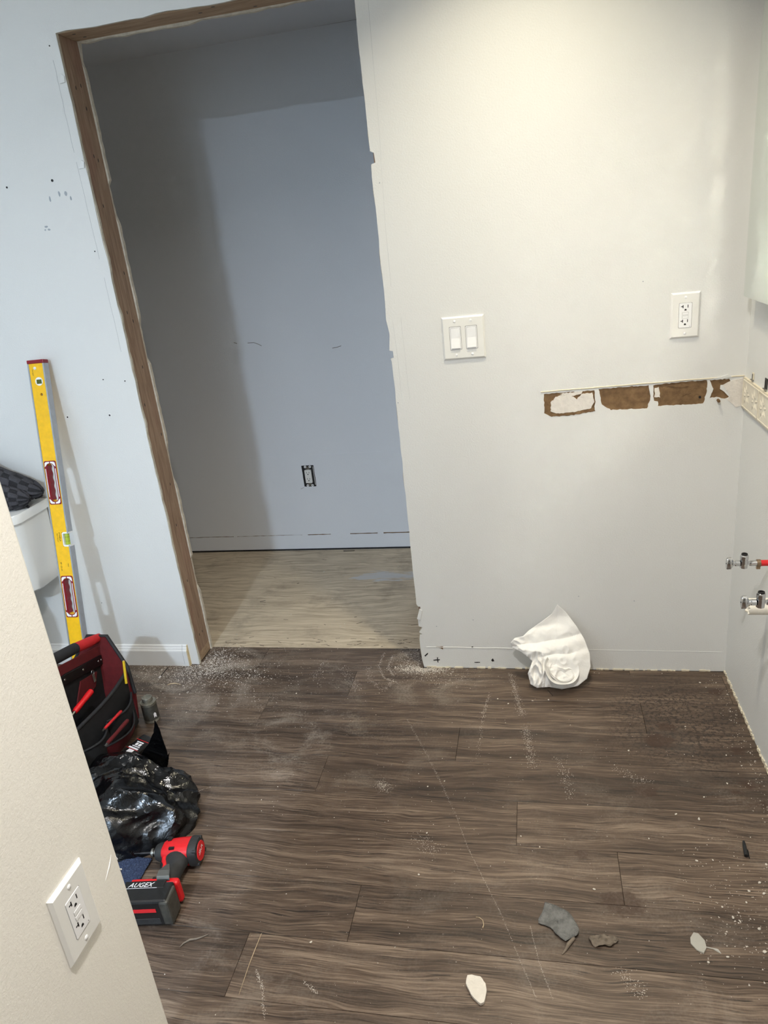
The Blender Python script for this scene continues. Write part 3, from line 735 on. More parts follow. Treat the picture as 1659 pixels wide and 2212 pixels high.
B().box(XC - .10, XC + .10, -.24, -.15, .30, .394).obj('tank_deck', 'porcelain', to, bevel=.01)
B().tube([(XC - .15, -.205, .62), (XC - .15, -.225, .62), (XC - .10, -.228, .615)], .006, 8).obj('flush_lever', 'chrome', to, 40)

# towel bundled on the tank lid
tw = thing('towel', 'charcoal checked terry towel bundled on the toilet tank', 'towel', (-2.45, -.11, .702))
def fold(base, topz, hw, x0, x1, y_c, seed, slope):
    """one fat rolled fold running along x, sagging to the right"""
    def fn(u_, v_):
        a = 2 * math.pi * u_; x = x0 + (x1 - x0) * v_
        e = max(0.0, 1 - (abs(2 * v_ - 1)) ** 5) ** .5
        rz = (topz(v_) - base(v_)) / 2 * e; zc = (topz(v_) + base(v_)) / 2
        nn = noise.noise(Vector((x * 14, math.cos(a) * 1.3, seed))) * .012 + noise.noise(Vector((x * 5, math.sin(a), seed + 4))) * .012
        sq = .0022 * (1 if (int(u_ * 14) + int(v_ * 14)) % 2 else -1) + .0016 * noise.noise(Vector((x * 260, a * 18, seed)))
        y_ = y_c(v_) + hw * e * math.cos(a) * (1 + nn * 6) + sq * math.cos(a)
        z_ = max(.7035, zc + (rz + sq + nn) * math.sin(a))
        return Vector((x, y_, z_))
    return B().grid(fn, 112, 126, uv=True)
fold(lambda v: .712, lambda v: .93 - .19 * max(0, v - .12) ** 1.15, .052, -2.68, -2.262, lambda v: -.075, 3, 0).obj('upper_fold', 'towel_charcoal', tw, 70)
fold(lambda v: .7015, lambda v: .845 - .075 * v, .038, -2.66, -2.278, lambda v: -.145 + .02 * v, 9, 0).obj('front_fold', 'towel_charcoal', tw, 70)
fold(lambda v: .7015, lambda v: .80 - .03 * v, .03, -2.66, -2.355, lambda v: -.178, 15, 0).obj('lower_fold', 'towel_charcoal', tw, 70)
b = B(); b.tube([Vector((-2.66 + i * .02, -.118 + .01 * math.sin(i * .5), .905 - .0095 * i - .0001 * i * i)) for i in range(19)], .0045, 8); b.obj('hem', 'towel_charcoal', tw, 60)

# ------------------------------------------------------------------ spirit level leaning on the wall
LT = Vector((-2.178, -.027, 1.184)); LB = Vector((-2.166, -.277, .003)); LL = (LB - LT).length
lv = thing('spirit_level', 'long yellow spirit level with red grips leaning on the wall', 'spirit level', (LB.x, LB.y, 0))
ld = (LB - LT).normalized(); lx = Vector((1, 0, 0)); lx = (lx - ld * lx.dot(ld)).normalized(); ln = ld.cross(lx)
if ln.y > 0: ln = -ln
def LP(a, s, d): return LT + lx * a + ld * s + ln * d      # a across, s down the level, d out of its face
def LF(d): return lambda a, s: LP(a, s, d)
HW = .0255
slots = [rrect(-.0150, .0150, s0 + .008, s1 - .008, .0148, 6) for s0, s1 in ((.332, .480), (.728, .876))]
outl = [(-HW, .012), (HW, .012), (HW, .576), (.006, .576), (.004, .579), (.004, .623), (.006, .626), (HW, .626), (HW, LL - .012), (-HW, LL - .012)]
vc = (.004, .070)
B().prism(outl, slots + [circ(vc[0], vc[1], .0140, 24), circ(.006, .113, .0046, 14)], LF(.0115), LF(-.0115)).obj('body', 'level_yellow', lv, bevel=.0006)
B().box(-HW - .005, -HW, 0, LL - .024, -.0125, .0125, frame_m(LP(0, .012, 0), lx, ld)).obj('rail', 'level_rail', lv)
b = B(); Mf = frame_m(LP(0, .0, 0), lx, ld)
b.box(HW, HW + .005, .012, .580, -.0125, .0125, Mf); b.box(HW, HW + .005, .622, LL - .012, -.0125, .0125, Mf); b.obj('rail', 'level_rail', lv)
b = B()
for a in (-.0125, 0.0, .0125): b.box(a - .0004, a + .0004, .02, LL - .02, .0116, .0117, Mf)
for s0, s1 in ((.0, .012), (LL - .012, LL)):
    B().box(-HW - .0055, HW + .0055, s0, s1, -.0135, .0135, Mf).obj('end_cap', 'level_red', lv, bevel=.002)
for s0, s1 in ((.332, .480), (.728, .876)):
    g_ = B().prism(rrect(-.0225, .0225, s0, s1, .006, 3), [rrect(-.0138, .0138, s0 + .010, s1 - .010, .0136, 6)], LF(.0135), LF(.010)).obj('grip_ring', 'level_red', lv, bevel=.0008)
    b = B()
    for sx in (-1, 1):
        b.prism(rrect(sx * .0185 - .0012, sx * .0185 + .0012, s0 + .026, s1 - .026, .001, 2), [], LF(.0138), LF(.013))
        for (sa, sb) in ((s0 + .003, s0 + .020), (s1 - .020, s1 - .003)):
            lo_ = sa if sa < (s0 + s1) / 2 else sb; hi_ = sb if sa < (s0 + s1) / 2 else sa
            dd = 1 if sa < (s0 + s1) / 2 else -1
            b.prism([(sx * .002, lo_), (sx * .0145, lo_ + dd * .0005), (sx * .0190, lo_ + dd * .004), (sx * .0205, hi_), (sx * .0160, hi_ - dd * .003), (sx * .010, lo_ + dd * .0070), (sx * .002, lo_ + dd * .0048)][::1], [], LF(.0138), LF(.013))
    b.obj('white_inlay', 'plastic_bright', g_)
    # wavy finger grip inside the slot on the left edge
    b = B(); rs = []
    for i in range(30):
        t = i / 29; s = s0 + .016 + (s1 - s0 - .032) * t; wv = -.0138 + .0022 + .0014 * math.cos(t * 4 * 2 * math.pi)
        rs.append([LP(-.0149, s, -.0115), LP(wv, s, -.0110), LP(wv + .0008, s, 0), LP(wv, s, .0115), LP(-.0149, s, .0115)])
    b.rings(rs).obj('finger_grip', 'level_red', g_, 50)
# vials
vr = B().prism(circ(vc[0], vc[1], .0139, 24), [[(vc[0] - .0090, vc[1] - .0062), (vc[0] + .0100, vc[1] - .0062), (vc[0] + .0100, vc[1] + .0078), (vc[0] - .0090, vc[1] + .0078)]], LF(.0120), LF(-.0118)).obj('vial_housing', 'plastic_bright', lv)
B().tube([LP(vc[0] - .0092, vc[1] + .0006, .004), LP(vc[0] + .0102, vc[1] + .0006, .004)], .0055, 14).obj('vial', 'vial_dark', vr, 40)
B().box(vc[0] - .0090, vc[0] + .0100, vc[1] - .0062, vc[1] + .0078, -.0115, -.0010, Mf).obj('vial_back', 'vial_dark', vr)
B().lathe([(.0050, 0), (.0050, .0135), (.0040, .0140)], LP(-.004, .027, 0), ln, 16).obj('plug', 'plastic_white', lv, 40)
B().lathe([(.0044, .002), (.0044, .004)], LP(.006, .113, 0), ln, 14).obj('hang_hole', 'gap_line', lv)
cv = B().prism([(HW + .0052, .576), (.010, .576), (.0055, .580), (.0055, .622), (.010, .626), (HW + .0052, .626), (HW + .0052, .621), (.011, .621), (.009, .619), (.009, .583), (.011, .581), (HW + .0052, .581)], [], LF(.0122), LF(-.0122)).obj('vial_housing', 'plastic_bright', lv)
B().tube([LP(.017, .582, .001), LP(.017, .620, .001)], .0075, 16).obj('vial', 'vial_green', cv, 40)
for s in (.594, .608): B().lathe([(.0077, 0), (.0077, .0008)], LP(.017, s, .001), ld, 16).obj('vial_line', 'ink', cv)
# printing, reading down the face
text('printed_mark', 'STABILA', .0085, 'ink', lv, frame_m(LP(-.004, .592, .0117), ld, lx))
text('printed_mark', 'Made in Germany', .0042, 'ink', lv, frame_m(LP(-.0125, .594, .0117), ld, lx))
b = B()
for a, s in ((-.0085, .618), (-.0045, .614)): b.box(a, a + .0042, s, s + .0042, .0116, .0118, Mf)
b.box(-.0088, .0, .6136, .6139, .0116, .0118, Mf); b.obj('printed_mark', 'ink', lv)
text('printed_mark', '48" 122 cm', .0068, 'ink', lv, frame_m(LP(-.014, .695, .0117), ld, lx))
b = B()
for s in (.684, .698):
    b.box(-.006, .006, s, s + .0004, .0116, .0118, Mf); b.box(-.006, .006, s + .0115, s + .012, .0116, .0118, Mf)
    b.box(-.0055, -.0025, s + .002, s + .010, .0116, .0118, Mf); b.box(.0030, .0055, s + .002, s + .010, .0116, .0118, Mf); b.box(-.0025, .003, s + .0055, s + .0065, .0116, .0118, Mf)
b.obj('printed_mark', 'ink', lv)
text('printed_mark', '196-2', .0052, 'ink', lv, frame_m(LP(.013, .690, .0117), ld, lx))
text('printed_mark', 'TOP READ', .0045, 'ink', lv, frame_m(LP(-.0145, .040, .0117), ld, lx))
B().box(-.0002, .0002, 0, 1, 0, .0001).v and None

# ------------------------------------------------------------------ tool tote
tb = thing('tool_tote', 'black and red open tool tote with padded handle behind the partition', 'tool bag', (-2.02, -.55, 0))
XA, XB_ = -2.125, -1.915        # left / right faces at the base
YF, YN = -.355, -.80            # far and near ends
def quadp(pts, th, nrm):
    nrm = Vector(nrm) * th; p4 = [Vector(q) for q in pts]
    return B().rings([p4, [q + nrm for q in p4]])
B().box(XA, XB_ - .005, YN, YF, .0, .035).obj('base', 'black_rubber', tb, bevel=.008)
# long sides
def sidep(x, lean, th, z1, yn, yf, z0=.03, sag=.012, n=14):
    def fn(side):
        return lambda u_, v_: Vector((x + side * th + lean * v_ + .006 * math.sin(u_ * 7) * v_, yf + (yn - yf) * u_, z0 + (z1 - sag * math.sin(math.pi * u_) - z0) * v_))
    bb_ = B(); bb_.grid(fn(0), n, 8); bb_.grid(fn(1), n, 8); return bb_
sidep(XB_ - .012, .008, .006, .205, YN, YF - .015).obj('side_panel', 'black_fabric', tb, 50)
b = B(); b.tube([Vector((XB_ - .001 + .006 * math.sin(u_ * 7), YF - .015 + (YN - YF + .015) * u_, .205 - .012 * math.sin(math.pi * u_))) for u_ in [i / 14 for i in range(15)]], .006, 8); b.obj('side_rim', 'black_trim', tb, 60)
sidep(XA, -.006, .006, .205, YN, YF).obj('side_panel', 'black_fabric', tb, 50)
# outer pockets on the side that faces the room, lips bulging
def pocket(ya, yb, z1, bulge, x=XB_ + .002):
    def fn(side):
        return lambda u_, v_: Vector((x + side * .004 + bulge * math.sin(math.pi * u_) * (.35 + .65 * v_), ya + (yb - ya) * u_, .02 + (z1 - .02) * v_ - .006 * math.sin(math.pi * u_) * v_))
    b = B(); b.grid(fn(0), 12, 8); b.grid(fn(1), 12, 8); return b, fn(1)
for ya, yb, z1, bl in ((-.375, -.525, .135, .026), (-.528, -.66, .13, .024), (-.662, -.79, .125, .022)):
    b, fn = pocket(ya, yb, z1, bl); pk = b.obj('pocket', 'black_fabric', tb, 50)
    B().tube([fn(i / 12, 1.0) for i in range(13)], .0035, 8).obj('pocket_lip', 'black_trim', pk, 60)
b, fn = pocket(-.39, -.60, .085, .05); pk = b.obj('pocket', 'tool_red_fabric', tb, 50)
B().tube([fn(i / 12, 1.0) for i in range(13)], .003, 8).obj('pocket_lip', 'black_trim', pk, 60)
# end panels: red inside, black outside, peaked
def endp(y, out, mat, name):
    prof = [(XA, .02), (XB_ - .003, .02), (XB_ + .006, .12), (XB_ - .006, .212), (-1.985, .315), (-2.055, .315), (XA - .004, .212), (XA - .006, .12)]
    f = lambda d: (lambda a, c_: Vector((a, y + d * out + (.045 * out * (c_ / .315) ** 2), c_)))
    return B().prism(prof, [], f(0), f(.005)).obj(name, mat, tb, bevel=.001), prof
for y, out in ((YF - .01, 1), (YN + .01, -1)):
    e_, prof = endp(y, out, 'tool_red_fabric', 'end_panel')
    endp(y + .0055 * out, out, 'tool_red_fabric', 'end_lining')
    B().tube([Vector((a, y + .003 * out + .045 * out * (c_ / .315) ** 2, c_)) for a, c_ in prof[2:8]], .006, 8).obj('edge_trim', 'black_trim', e_, 60)
# centre divider carrying the handle
b = B(); ys = [YF + .015, -.42, -.52, -.62, -.72, YN]
def hz(y): return .300 + .26 * max(0.0, min(.25, -.315 - y)) if y > -.56 else .365
b.rings([[Vector((-2.028, y, .04)), Vector((-2.020, y, .04)), Vector((-2.018, y, hz(y) - .045)), Vector((-2.026, y, hz(y) - .045))] for y in ys]); dv = b.obj('divider', 'black_fabric', tb, bevel=.001)
b = B(); b.rings([[Vector((-2.017, y, hz(y) - .055)), Vector((-2.012, y, hz(y) - .055)), Vector((-2.010, y, hz(y) - .018)), Vector((-2.016, y, hz(y) - .018))] for y in ys]); b.obj('handle_web', 'tool_red_fabric', tb, bevel=.001)
b = B(); b.rings([[Vector((-2.0155, y, hz(y) - .085)), Vector((-2.008, y, hz(y) - .085)), Vector((-2.006, y, hz(y) - .05)), Vector((-2.0145, y, hz(y) - .05))] for y in ys]); rail = b.obj('handle_rail', 'black_plastic', tb, bevel=.002)
for y in (-.345, -.36, -.44, -.53): B().lathe([(.0001, .0068), (.004, .006), (.005, .004)], (-2.012, y, hz(y) - .067), (1, 0, 0), 10).obj('rivet', 'steel', rail)
B().tube([(-2.020, YF + .045, .305), (-2.020, -.36, .318), (-2.022, -.43, .338)], [.013, .0165, .0165], 16).obj('handle_grip', 'foam_red', tb, 50)
B().tube([(-2.022, -.43, .338), (-2.026, -.58, .372), (-2.026, -.70, .372)], [.0175, .0178, .0175], 16).obj('handle_sleeve', 'foam_black', tb, 50)
B().tube([(-2.026, -.70, .372), (-2.02, YN - .03, .33)], [.0165, .013], 16).obj('handle_grip', 'foam_red', tb, 50)
# red zip pocket on the divider with its pull
zp = quadp([(-2.016, -.375, .215), (-2.016, -.46, .235), (-2.016, -.52, .16), (-2.016, -.40, .175)], .004, (1, 0, 0)).obj('zip_pocket', 'tool_red_fabric', tb)
q = Vector((-2.005, -.405, .232))
pl = B().tube([q + Vector((0, .006 * math.cos(t), .008 * math.sin(t))) for t in [2 * math.pi * i / 12 for i in range(13)]], .0014, 6).obj('zip_ring', 'steel', zp, 60)
B().box(q.x - .001, q.x + .001, q.y - .005, q.y + .005, q.z - .035, q.z - .006).obj('zip_pull', 'dull_tin', zp, bevel=.0008)
# tools standing in it
def handled(name, label, p0, p1, r, mat, tip=None):
    p0, p1 = Vector(p0), Vector(p1); d = p1 - p0
    t_ = thing(name, label, 'hand tool', p0, 0, 'tools in the tote')
    B().tube([p0, p0 + d * .1, p0 + d * .45, p0 + d * .8, p0 + d * .97, p1], [r * .8, r, r * .88, r * 1.05, r * 1.0, r * .6], 12, flat=.75).obj('handle', mat, t_, 50)
    if tip: B().tube([p0, p0 - d.normalized() * tip], r * .45, 8).obj('shank', 'steel', t_, 50)
    return t_
handled('hammer', 'worn red tool handle sticking out of the middle of the tote', at(161, 1538, 0, -1.968), at(198, 1492, 0, -1.955), .0125, 'tool_red', .04)
handled('pliers', 'slim red plier handle lying in the upper outer pocket of the tote', at(226, 1574, 0, -1.893), at(262, 1536, 0, -1.889), .0062, 'foam_red', .012)
handled('screwdriver', 'dark red tool handle in the lower red pocket of the tote', at(232, 1606, 0, -1.862), at(276, 1556, 0, -1.860), .0085, 'tool_red_fabric', .015)
pc = thing('pencil', 'yellow carpenter pencil at the far corner of the tote', 'pencil', (-1.912, -.372, .13))
a, c_ = at(272, 1470, 0, -1.905), at(267, 1428, 0, -1.905); d = (c_ - a)
B().tube([a - d * .15, c_], .0042, 8).obj('barrel', 'pencil_yellow', pc, 30)
B().tube([c_, c_ + d.normalized() * .0015], .0028, 8).obj('lead_end', 'pencil_wood', pc)

# ------------------------------------------------------------------ small tin
q = Vector((-1.885, -.335, 0))
ct = thing('primer_tin', 'small dented metal tin with screw lid beside the tote', 'tin', q)
B().lathe([(.0255, 0), (.0265, .0015), (.0265, .003), (.0255, .0045), (.0255, .069), (.0268, .0705), (.0268, .073), (.0250, .0742), (.0225, .0735), (.018, .0755), (.0165, .0765)], q, (0, 0, 1), 32).obj('body', 'dull_tin', ct, 40)
B().lathe([(.0165, .0765), (.0175, .077), (.0175, .0885), (.0165, .0900), (.012, .0895), (.0115, .0885), (.002, .0885)], q, (0, 0, 1), 32).obj('lid', 'dull_tin', ct, 40)
b = B()
b.rings([[q + Vector((.0257 * math.cos(t), .0257 * math.sin(t), z_)) for t in [math.radians(-150 + i * 14) for i in range(16)]] for z_ in (.010, .064)], cap=False, closed=False)
lb_ = b.obj('paper_label', 'grey_rub', ct, 60, fix=False)
b = B()
b.rings([[q + Vector((.0260 * math.cos(t), .0260 * math.sin(t), z0_ + zz)) for t, zz in [(math.radians(-38 + i * 7), .004 * math.sin(i * 1.2)) for i in range(4)]] for z0_ in (.018, .034)], cap=False, closed=False)
b.obj('label_mark', 'label_white', lb_, fix=False)

# ------------------------------------------------------------------ black trash bag and the boxed blades in front of it
tr = thing('trash_bag', 'crumpled shiny black plastic bag lying open on the floor', 'trash bag', (-1.74, -.76, 0))
def crease(v): return noise.voronoi(v, distance_metric='DISTANCE', exponent=2.5)[0]
bm = bmesh.new(); bmesh.ops.create_icosphere(bm, subdivisions=6, radius=1.0)
b = B()
foot = [(-1.528, -.808), (-1.555, -.70), (-1.66, -.64), (-1.79, -.615), (-1.87, -.65), (-1.885, -.75), (-1.85, -.86), (-1.72, -.935), (-1.60, -.885)]
fc = Vector((-1.73, -.765))
fa_ = sorted([(math.atan2(y - fc.y, x - fc.x), (Vector((x, y)) - fc).length) for x, y in foot])
def frad(a):
    n_ = len(fa_)
    for i in range(n_):
        a0, r0 = fa_[i]; a1, r1 = fa_[(i + 1) % n_]
        if i == n_ - 1: a1 += 2 * math.pi
        aa = a if a >= fa_[0][0] else a + 2 * math.pi
        if a0 <= aa <= a1:
            t = (aa - a0) / (a1 - a0); t = t * t * (3 - 2 * t); return r0 + (r1 - r0) * t
    return fa_[0][1]
for q in bm.verts:
    c_ = q.co.copy(); a = math.atan2(c_.y, c_.x); rr_ = math.hypot(c_.x, c_.y)
    rad = frad(a); x = fc.x + math.cos(a) * rad * rr_; y = fc.y + math.sin(a) * rad * rr_
    top = .165 - .22 * max(0, (x + 1.78)) + .02 * (y + .76)
    z_ = max(0.0, c_.z) ** .75 * top if c_.z > 0 else 0.0
    pv = Vector((x * 5.5 + y * 2.5, y * 7 - x * 3.5, z_ * 6))
    wv = pv + Vector((noise.noise(pv * .7), noise.noise(pv * .7 + Vector((9, 0, 0))), 0)) * .6
    r1 = 1 - 2 * abs(noise.noise(wv * .9)); r2 = 1 - 2 * abs(noise.noise(wv * 2.1 + Vector((4, 2, 0)))); r3 = 1 - 2 * abs(noise.noise(wv * 4.7))
    dsp = .026 * (r1 - .5) + .013 * (r2 - .5) + .005 * (r3 - .5)
    n_ = Vector((c_.x, c_.y, max(c_.z, .1))).normalized()
    env = min(1.0, max(0.0, c_.z) * 6 + .25)
    P_ = Vector((x, y, z_)) + n_ * dsp * env; P_.z = max(.0008, P_.z)
    q.co = P_
bm.verts.index_update()
b.add([q.co.copy() for q in bm.verts], [tuple(v_.index for v_ in f.verts) for f in bm.faces]); bm.free()
b.obj('crumpled_body', 'trash_plastic', tr, 22)
# stiff open mouth standing up at the far side
def flap(pts, th=.0015, name='mouth_flap'):
    P_ = [Vector(q) for q in pts]
    def fn(u_, v_):
        lo_ = P_[0].lerp(P_[1], u_); hi_ = P_[3].lerp(P_[2], u_)
        q = lo_.lerp(hi_, v_); return q + Vector((1, .3, .2)) * (.010 * math.sin(u_ * 5 + v_ * 2) + .006 * noise.noise(q * 40))
    return B().grid(fn, 16, 16).obj(name, 'trash_plastic', tr, 35, solid=th)
def gusset(pix, y, lean, seed):
    pts = []
    for u_, v_ in pix:
        q = at(u_, v_, 1, y); pts.append((q.x, q.z))
    pts = ragged(pts, .008, .0008)
    def f(d): return lambda a, c_: Vector((a, y + lean * c_ + d + .010 * noise.noise(Vector((a * 18, c_ * 18, seed))), max(.001, c_)))
    return B().prism(pts, [], f(0), f(.0022)).obj('mouth_flap', 'trash_plastic', tr)
gusset([(328, 1564), (336, 1578), (346, 1600), (356, 1630), (361, 1652), (350, 1676), (342, 1690), (312, 1690), (292, 1664), (296, 1640), (318, 1610), (326, 1590)], -.605, .10, 1)
gusset([(364, 1628), (360, 1660), (352, 1684), (340, 1692), (336, 1680), (352, 1650)], -.625, .05, 4)
gusset([(262, 1624), (300, 1630), (322, 1648), (330, 1668), (300, 1672), (262, 1650)], -.640, .0, 7)
q = at(292, 1622, 2, .045)
bx_ = thing('blade_pack', 'small black pack with red and white print beside the bag mouth', 'package', (q.x, q.y, 0))
ex = (at(315, 1597, 2, .06) - at(270, 1632, 2, .06)); ex.z = 0; ex.normalize(); ey = Vector((-ex.y, ex.x, 0))
Mp = frame_m((q.x, q.y, .03), ex, ey)
B().box(-.062, .062, -.028, .028, -.03, .028, Mp).obj('case', 'black_plastic', bx_, bevel=.006)
b = B().box(-.040, -.031, -.012, .018, .0279, .0288, Mp).box(-.042, -.034, -.0288, -.0276, -.004, .022, Mp); b.obj('red_stripe', 'label_red', bx_)
b = B()
for x0, x1, y0_, y1_ in ((-.024, -.010, -.012, .010), (-.006, .000, -.02, .02), (.004, .007, -.018, .014), (.010, .020, -.014, -.004), (.010, .020, .0, .010), (.023, .027, -.014, .014)):
    b.box(x0, x1, y0_, y1_, .0279, .0287, Mp)
b.obj('white_print', 'label_white', bx_)
b = B().box(.033, .0345, -.026, .026, .0279, .0287, Mp).box(-.0085, -.0075, -.026, .026, .0279, .0287, Mp); b.obj('red_line', 'label_red', bx_)

# blue rag
b = B()
rg = [at(u_, v_, 2, 0) for u_, v_ in ((225, 1848), (330, 1858), (296, 1916), (238, 1925))]
def fn(u_, v_):
    q = rg[0].lerp(rg[1], u_).lerp(rg[3].lerp(rg[2], u_), v_)
    return Vector((q.x, q.y, .0035 + .004 * (noise.noise(q * 22) + .5) + .002 * noise.noise(q * 90)))
t_ = b.grid(fn, 30, 22).obj('blue_rag', 'denim_blue', None, 60, solid=.003); tag(t_, 'speckled dark blue rag flat on the floor beside the driver', 'rag')

# ------------------------------------------------------------------ impact driver lying on its side
DO = Vector((-1.478, -.905, 0))
dv_ = thing('impact_driver', 'red and black cordless impact driver lying on its side', 'power tool', (-1.50, -.99, 0))
ax = Vector((-.995, -.10, -.045)).normalized()      # rear cap towards chuck
hc = Vector((-1.462, -.897, .0365))
gd = Vector((-.20, -.98, 0)); gd = (gd - ax * gd.dot(ax)).normalized()   # head to battery
sd = ax.cross(gd); sd = sd if sd.z > 0 else -sd
def DP(a, g, s): return hc + ax * a + gd * g + sd * s
def oval(a, rg_, rs_, n=24, sq=2.6):
    out = []
    for j in range(n):
        t = 2 * math.pi * j / n; c_, s = math.cos(t), math.sin(t)
        out.append(DP(a, rg_ * math.copysign(abs(c_) ** (2 / sq), c_), rs_ * math.copysign(abs(s) ** (2 / sq), s)))
    return out
B().rings([oval(.008, .032, .030), oval(.016, .0325, .0305), oval(.045, .0315, .0300), oval(.060, .030, .029), oval(.078, .026, .026), oval(.084, .023, .023)]).obj('motor_housing', 'tool_red', dv_, 35)
rc = B().rings([oval(-.012, .024, .024), oval(-.010, .031, .030), oval(.002, .0345, .033), oval(.009, .0345, .033), oval(.012, .032, .030)]).obj('rear_cap', 'black_rubber', dv_, 35)
for t in (40, 135, 220, 320):
    a = math.radians(t); B().lathe([(.0048, -.0125), (.0052, -.004), (.0052, .008)], DP(0, .031 * math.cos(a), .031 * math.sin(a)), ax, 10).obj('screw_boss', 'black_rubber', rc, 35)
B().rings([oval(-.0135, .0235, .0235, sq=2.0), oval(-.0118, .0245, .0245, sq=2.0)]).obj('badge', 'tool_red', rc, 35)
text('badge_text', 'FUEL', .0135, 'label_white', rc, frame_m(DP(-.0139, .001, .004), (gd - sd * .15), sd), .0002, .2)
B().rings([oval(.083, .0245, .0245, sq=2), oval(.094, .0235, .0235, sq=2), oval(.104, .019, .019, sq=2), oval(.107, .013, .013, sq=2)]).obj('nose', 'black_rubber', dv_, 35)
chk = B().lathe([(.0075, .104), (.0075, .112), (.0105, .113), (.0110, .116), (.0105, .119), (.0065, .120)], hc, ax, 18).obj('chuck', 'steel', dv_, 35)
B().tube([DP(.118, 0, 0), DP(.150, 0, 0), DP(.151, 0, 0), DP(.168, 0, 0)], [.0032, .0032, .0022, .0014], 6).obj('driver_bit', 'screw_dark', dv_)
MV = frame_m(hc, ax, gd)
if ax.cross(gd).z < 0: MV = MV @ Matrix.Scale(-1, 4, (0, 0, 1))
for a0, a1, g0, g1 in ((.062, .072, -.020, -.008), (.046, .060, .014, .020)): B().box(a0, a1, g0, g1, .02, .0302, MV).obj('vent', 'dark_slot', dv_)
# grip
def gring(g, ra, rs_, a0, n=22):
    return [DP(a0 + ra * math.cos(2 * math.pi * j / n), g, rs_ * math.sin(2 * math.pi * j / n)) for j in range(n)]
B().rings([gring(.015, .034, .0235, .040), gring(.034, .030, .0245, .040), gring(.050, .0235, .0205, .036), gring(.075, .0225, .0195, .036), gring(.100, .0225, .0195, .038), gring(.120, .024, .021, .042)]).obj('grip', 'black_rubber', dv_, 50)
b = B(); b.tube([DP(.072, .022, .004), DP(.070, .034, .004), DP(.065, .045, .003), DP(.063, .062, .002), DP(.060, .072, 0)], [.009, .0085, .006, .0055, .004], 10); b.obj('trigger_guard', 'tool_red', dv_, 50)
B().tube([DP(.076, .028, -.002), DP(.074, .040, -.002), DP(.070, .052, -.002), DP(.066, .062, -.002)], [.006, .008, .007, .004], 10).obj('trigger', 'black_plastic', dv_, 50)
# foot and battery
def dbox(a0, a1, g0, g1, s0, s1):
    vs = [DP(a, g, s) for a in (a0, a1) for g in (g0, g1) for s in (s0, s1)]
    return B().add(vs, [(0, 1, 3, 2), (4, 6, 7, 5), (0, 4, 5, 1), (2, 3, 7, 6), (0, 2, 6, 4), (1, 5, 7, 3)])
SB = -.0355
ft = dbox(-.006, .112, .112, .132, SB + .006, .034).obj('foot', 'tool_red', dv_, bevel=.007)
dbox(.055, .062, .1118, .1325, SB + .01, .0345).obj('foot_seam', 'black_plastic', ft)
bt = dbox(.000, .118, .130, .188, SB, .040).obj('battery', 'black_plastic', dv_, bevel=.006)
dbox(-.004, .020, .138, .190, SB + .004, .0375).obj('battery_latch', 'grey_rub', bt, bevel=.005)
dbox(.030, .110, .168, .1888, .008, .018).obj('red_stripe', 'label_red', bt)
dbox(.020, .122, .128, .150, .036, .0412).obj('top_plate', 'black_plastic', bt, bevel=.002)
dbox(.026, .110, .180, .1885, SB + .006, -.010).obj('rib_panel', 'black_rubber', bt, bevel=.002)
for a0 in (.004, .013): dbox(a0, a0 + .004, .186, .1895, -.02, .03).obj('rib', 'grey_rub', bt, bevel=.001)
dbox(.112, .1195, .135, .185, -.02, .03).obj('side_grip', 'grey_rub', bt, bevel=.002)
rc_text = text('battery_text', 'AUGEX', .018, 'label_white', bt, frame_m(DP(.080, .1405, .0415), -ax, -gd), .0002, .35)
b = dbox(.036, .112, .1488, .1496, .0410, .0416); b.obj('underline', 'label_white', bt)
dbox(.022, .112, .1180, .1290, .0335, .0350).obj('foot_stripe', 'tool_red', ft)
# belt clip
b = B(); pts = [DP(.030, .126, .036), DP(.030, .122, .046), DP(.032, .106, .048), DP(.034, .080, .040)]
def clipr(q, wd): return [q + ax * wd, q + ax * wd + sd * .0014, q - ax * wd + sd * .0014, q - ax * wd]
b.rings([clipr(pts[0], .016), clipr(pts[1], .016), clipr(pts[2], .014), clipr(pts[3], .003)]); b.obj('belt_clip', 'steel', dv_, bevel=.0005)

# ------------------------------------------------------------------ crumpled paper against the wall
pp = thing('crumpled_paper', 'crumpled white paper sheet leaning on the wall at the floor', 'paper', (-.545, -.06, 0))
def mapp(u_, v_, y): q = at(u_, v_, 1, y); return q
outl = [(1204, 1306), (1222, 1322), (1245, 1352), (1262, 1380), (1274, 1412), (1276, 1440), (1268, 1466), (1248, 1482), (1214, 1489), (1186, 1484), (1160, 1486), (1146, 1478), (1140, 1455), (1150, 1428), (1126, 1408), (1106, 1398), (1103, 1388), (1112, 1378), (1130, 1374), (1142, 1362), (1165, 1346), (1192, 1326)]
cu_, cv_ = 1200, 1415
def oy(v_): return -.014 - .105 * max(0.0, min(1.0, (v_ - 1330) / 155)) ** 1.25
N_ = 140
def outpt(t):
    n_ = len(outl); f = t * n_; i = int(f) % n_; g_ = f - int(f)
    a, b_ = outl[i], outl[(i + 1) % n_]; return a[0] + (b_[0] - a[0]) * g_, a[1] + (b_[1] - a[1]) * g_
def ss(a, b, x): t = max(0.0, min(1.0, (x - a) / (b - a))); return t * t * (3 - 2 * t)
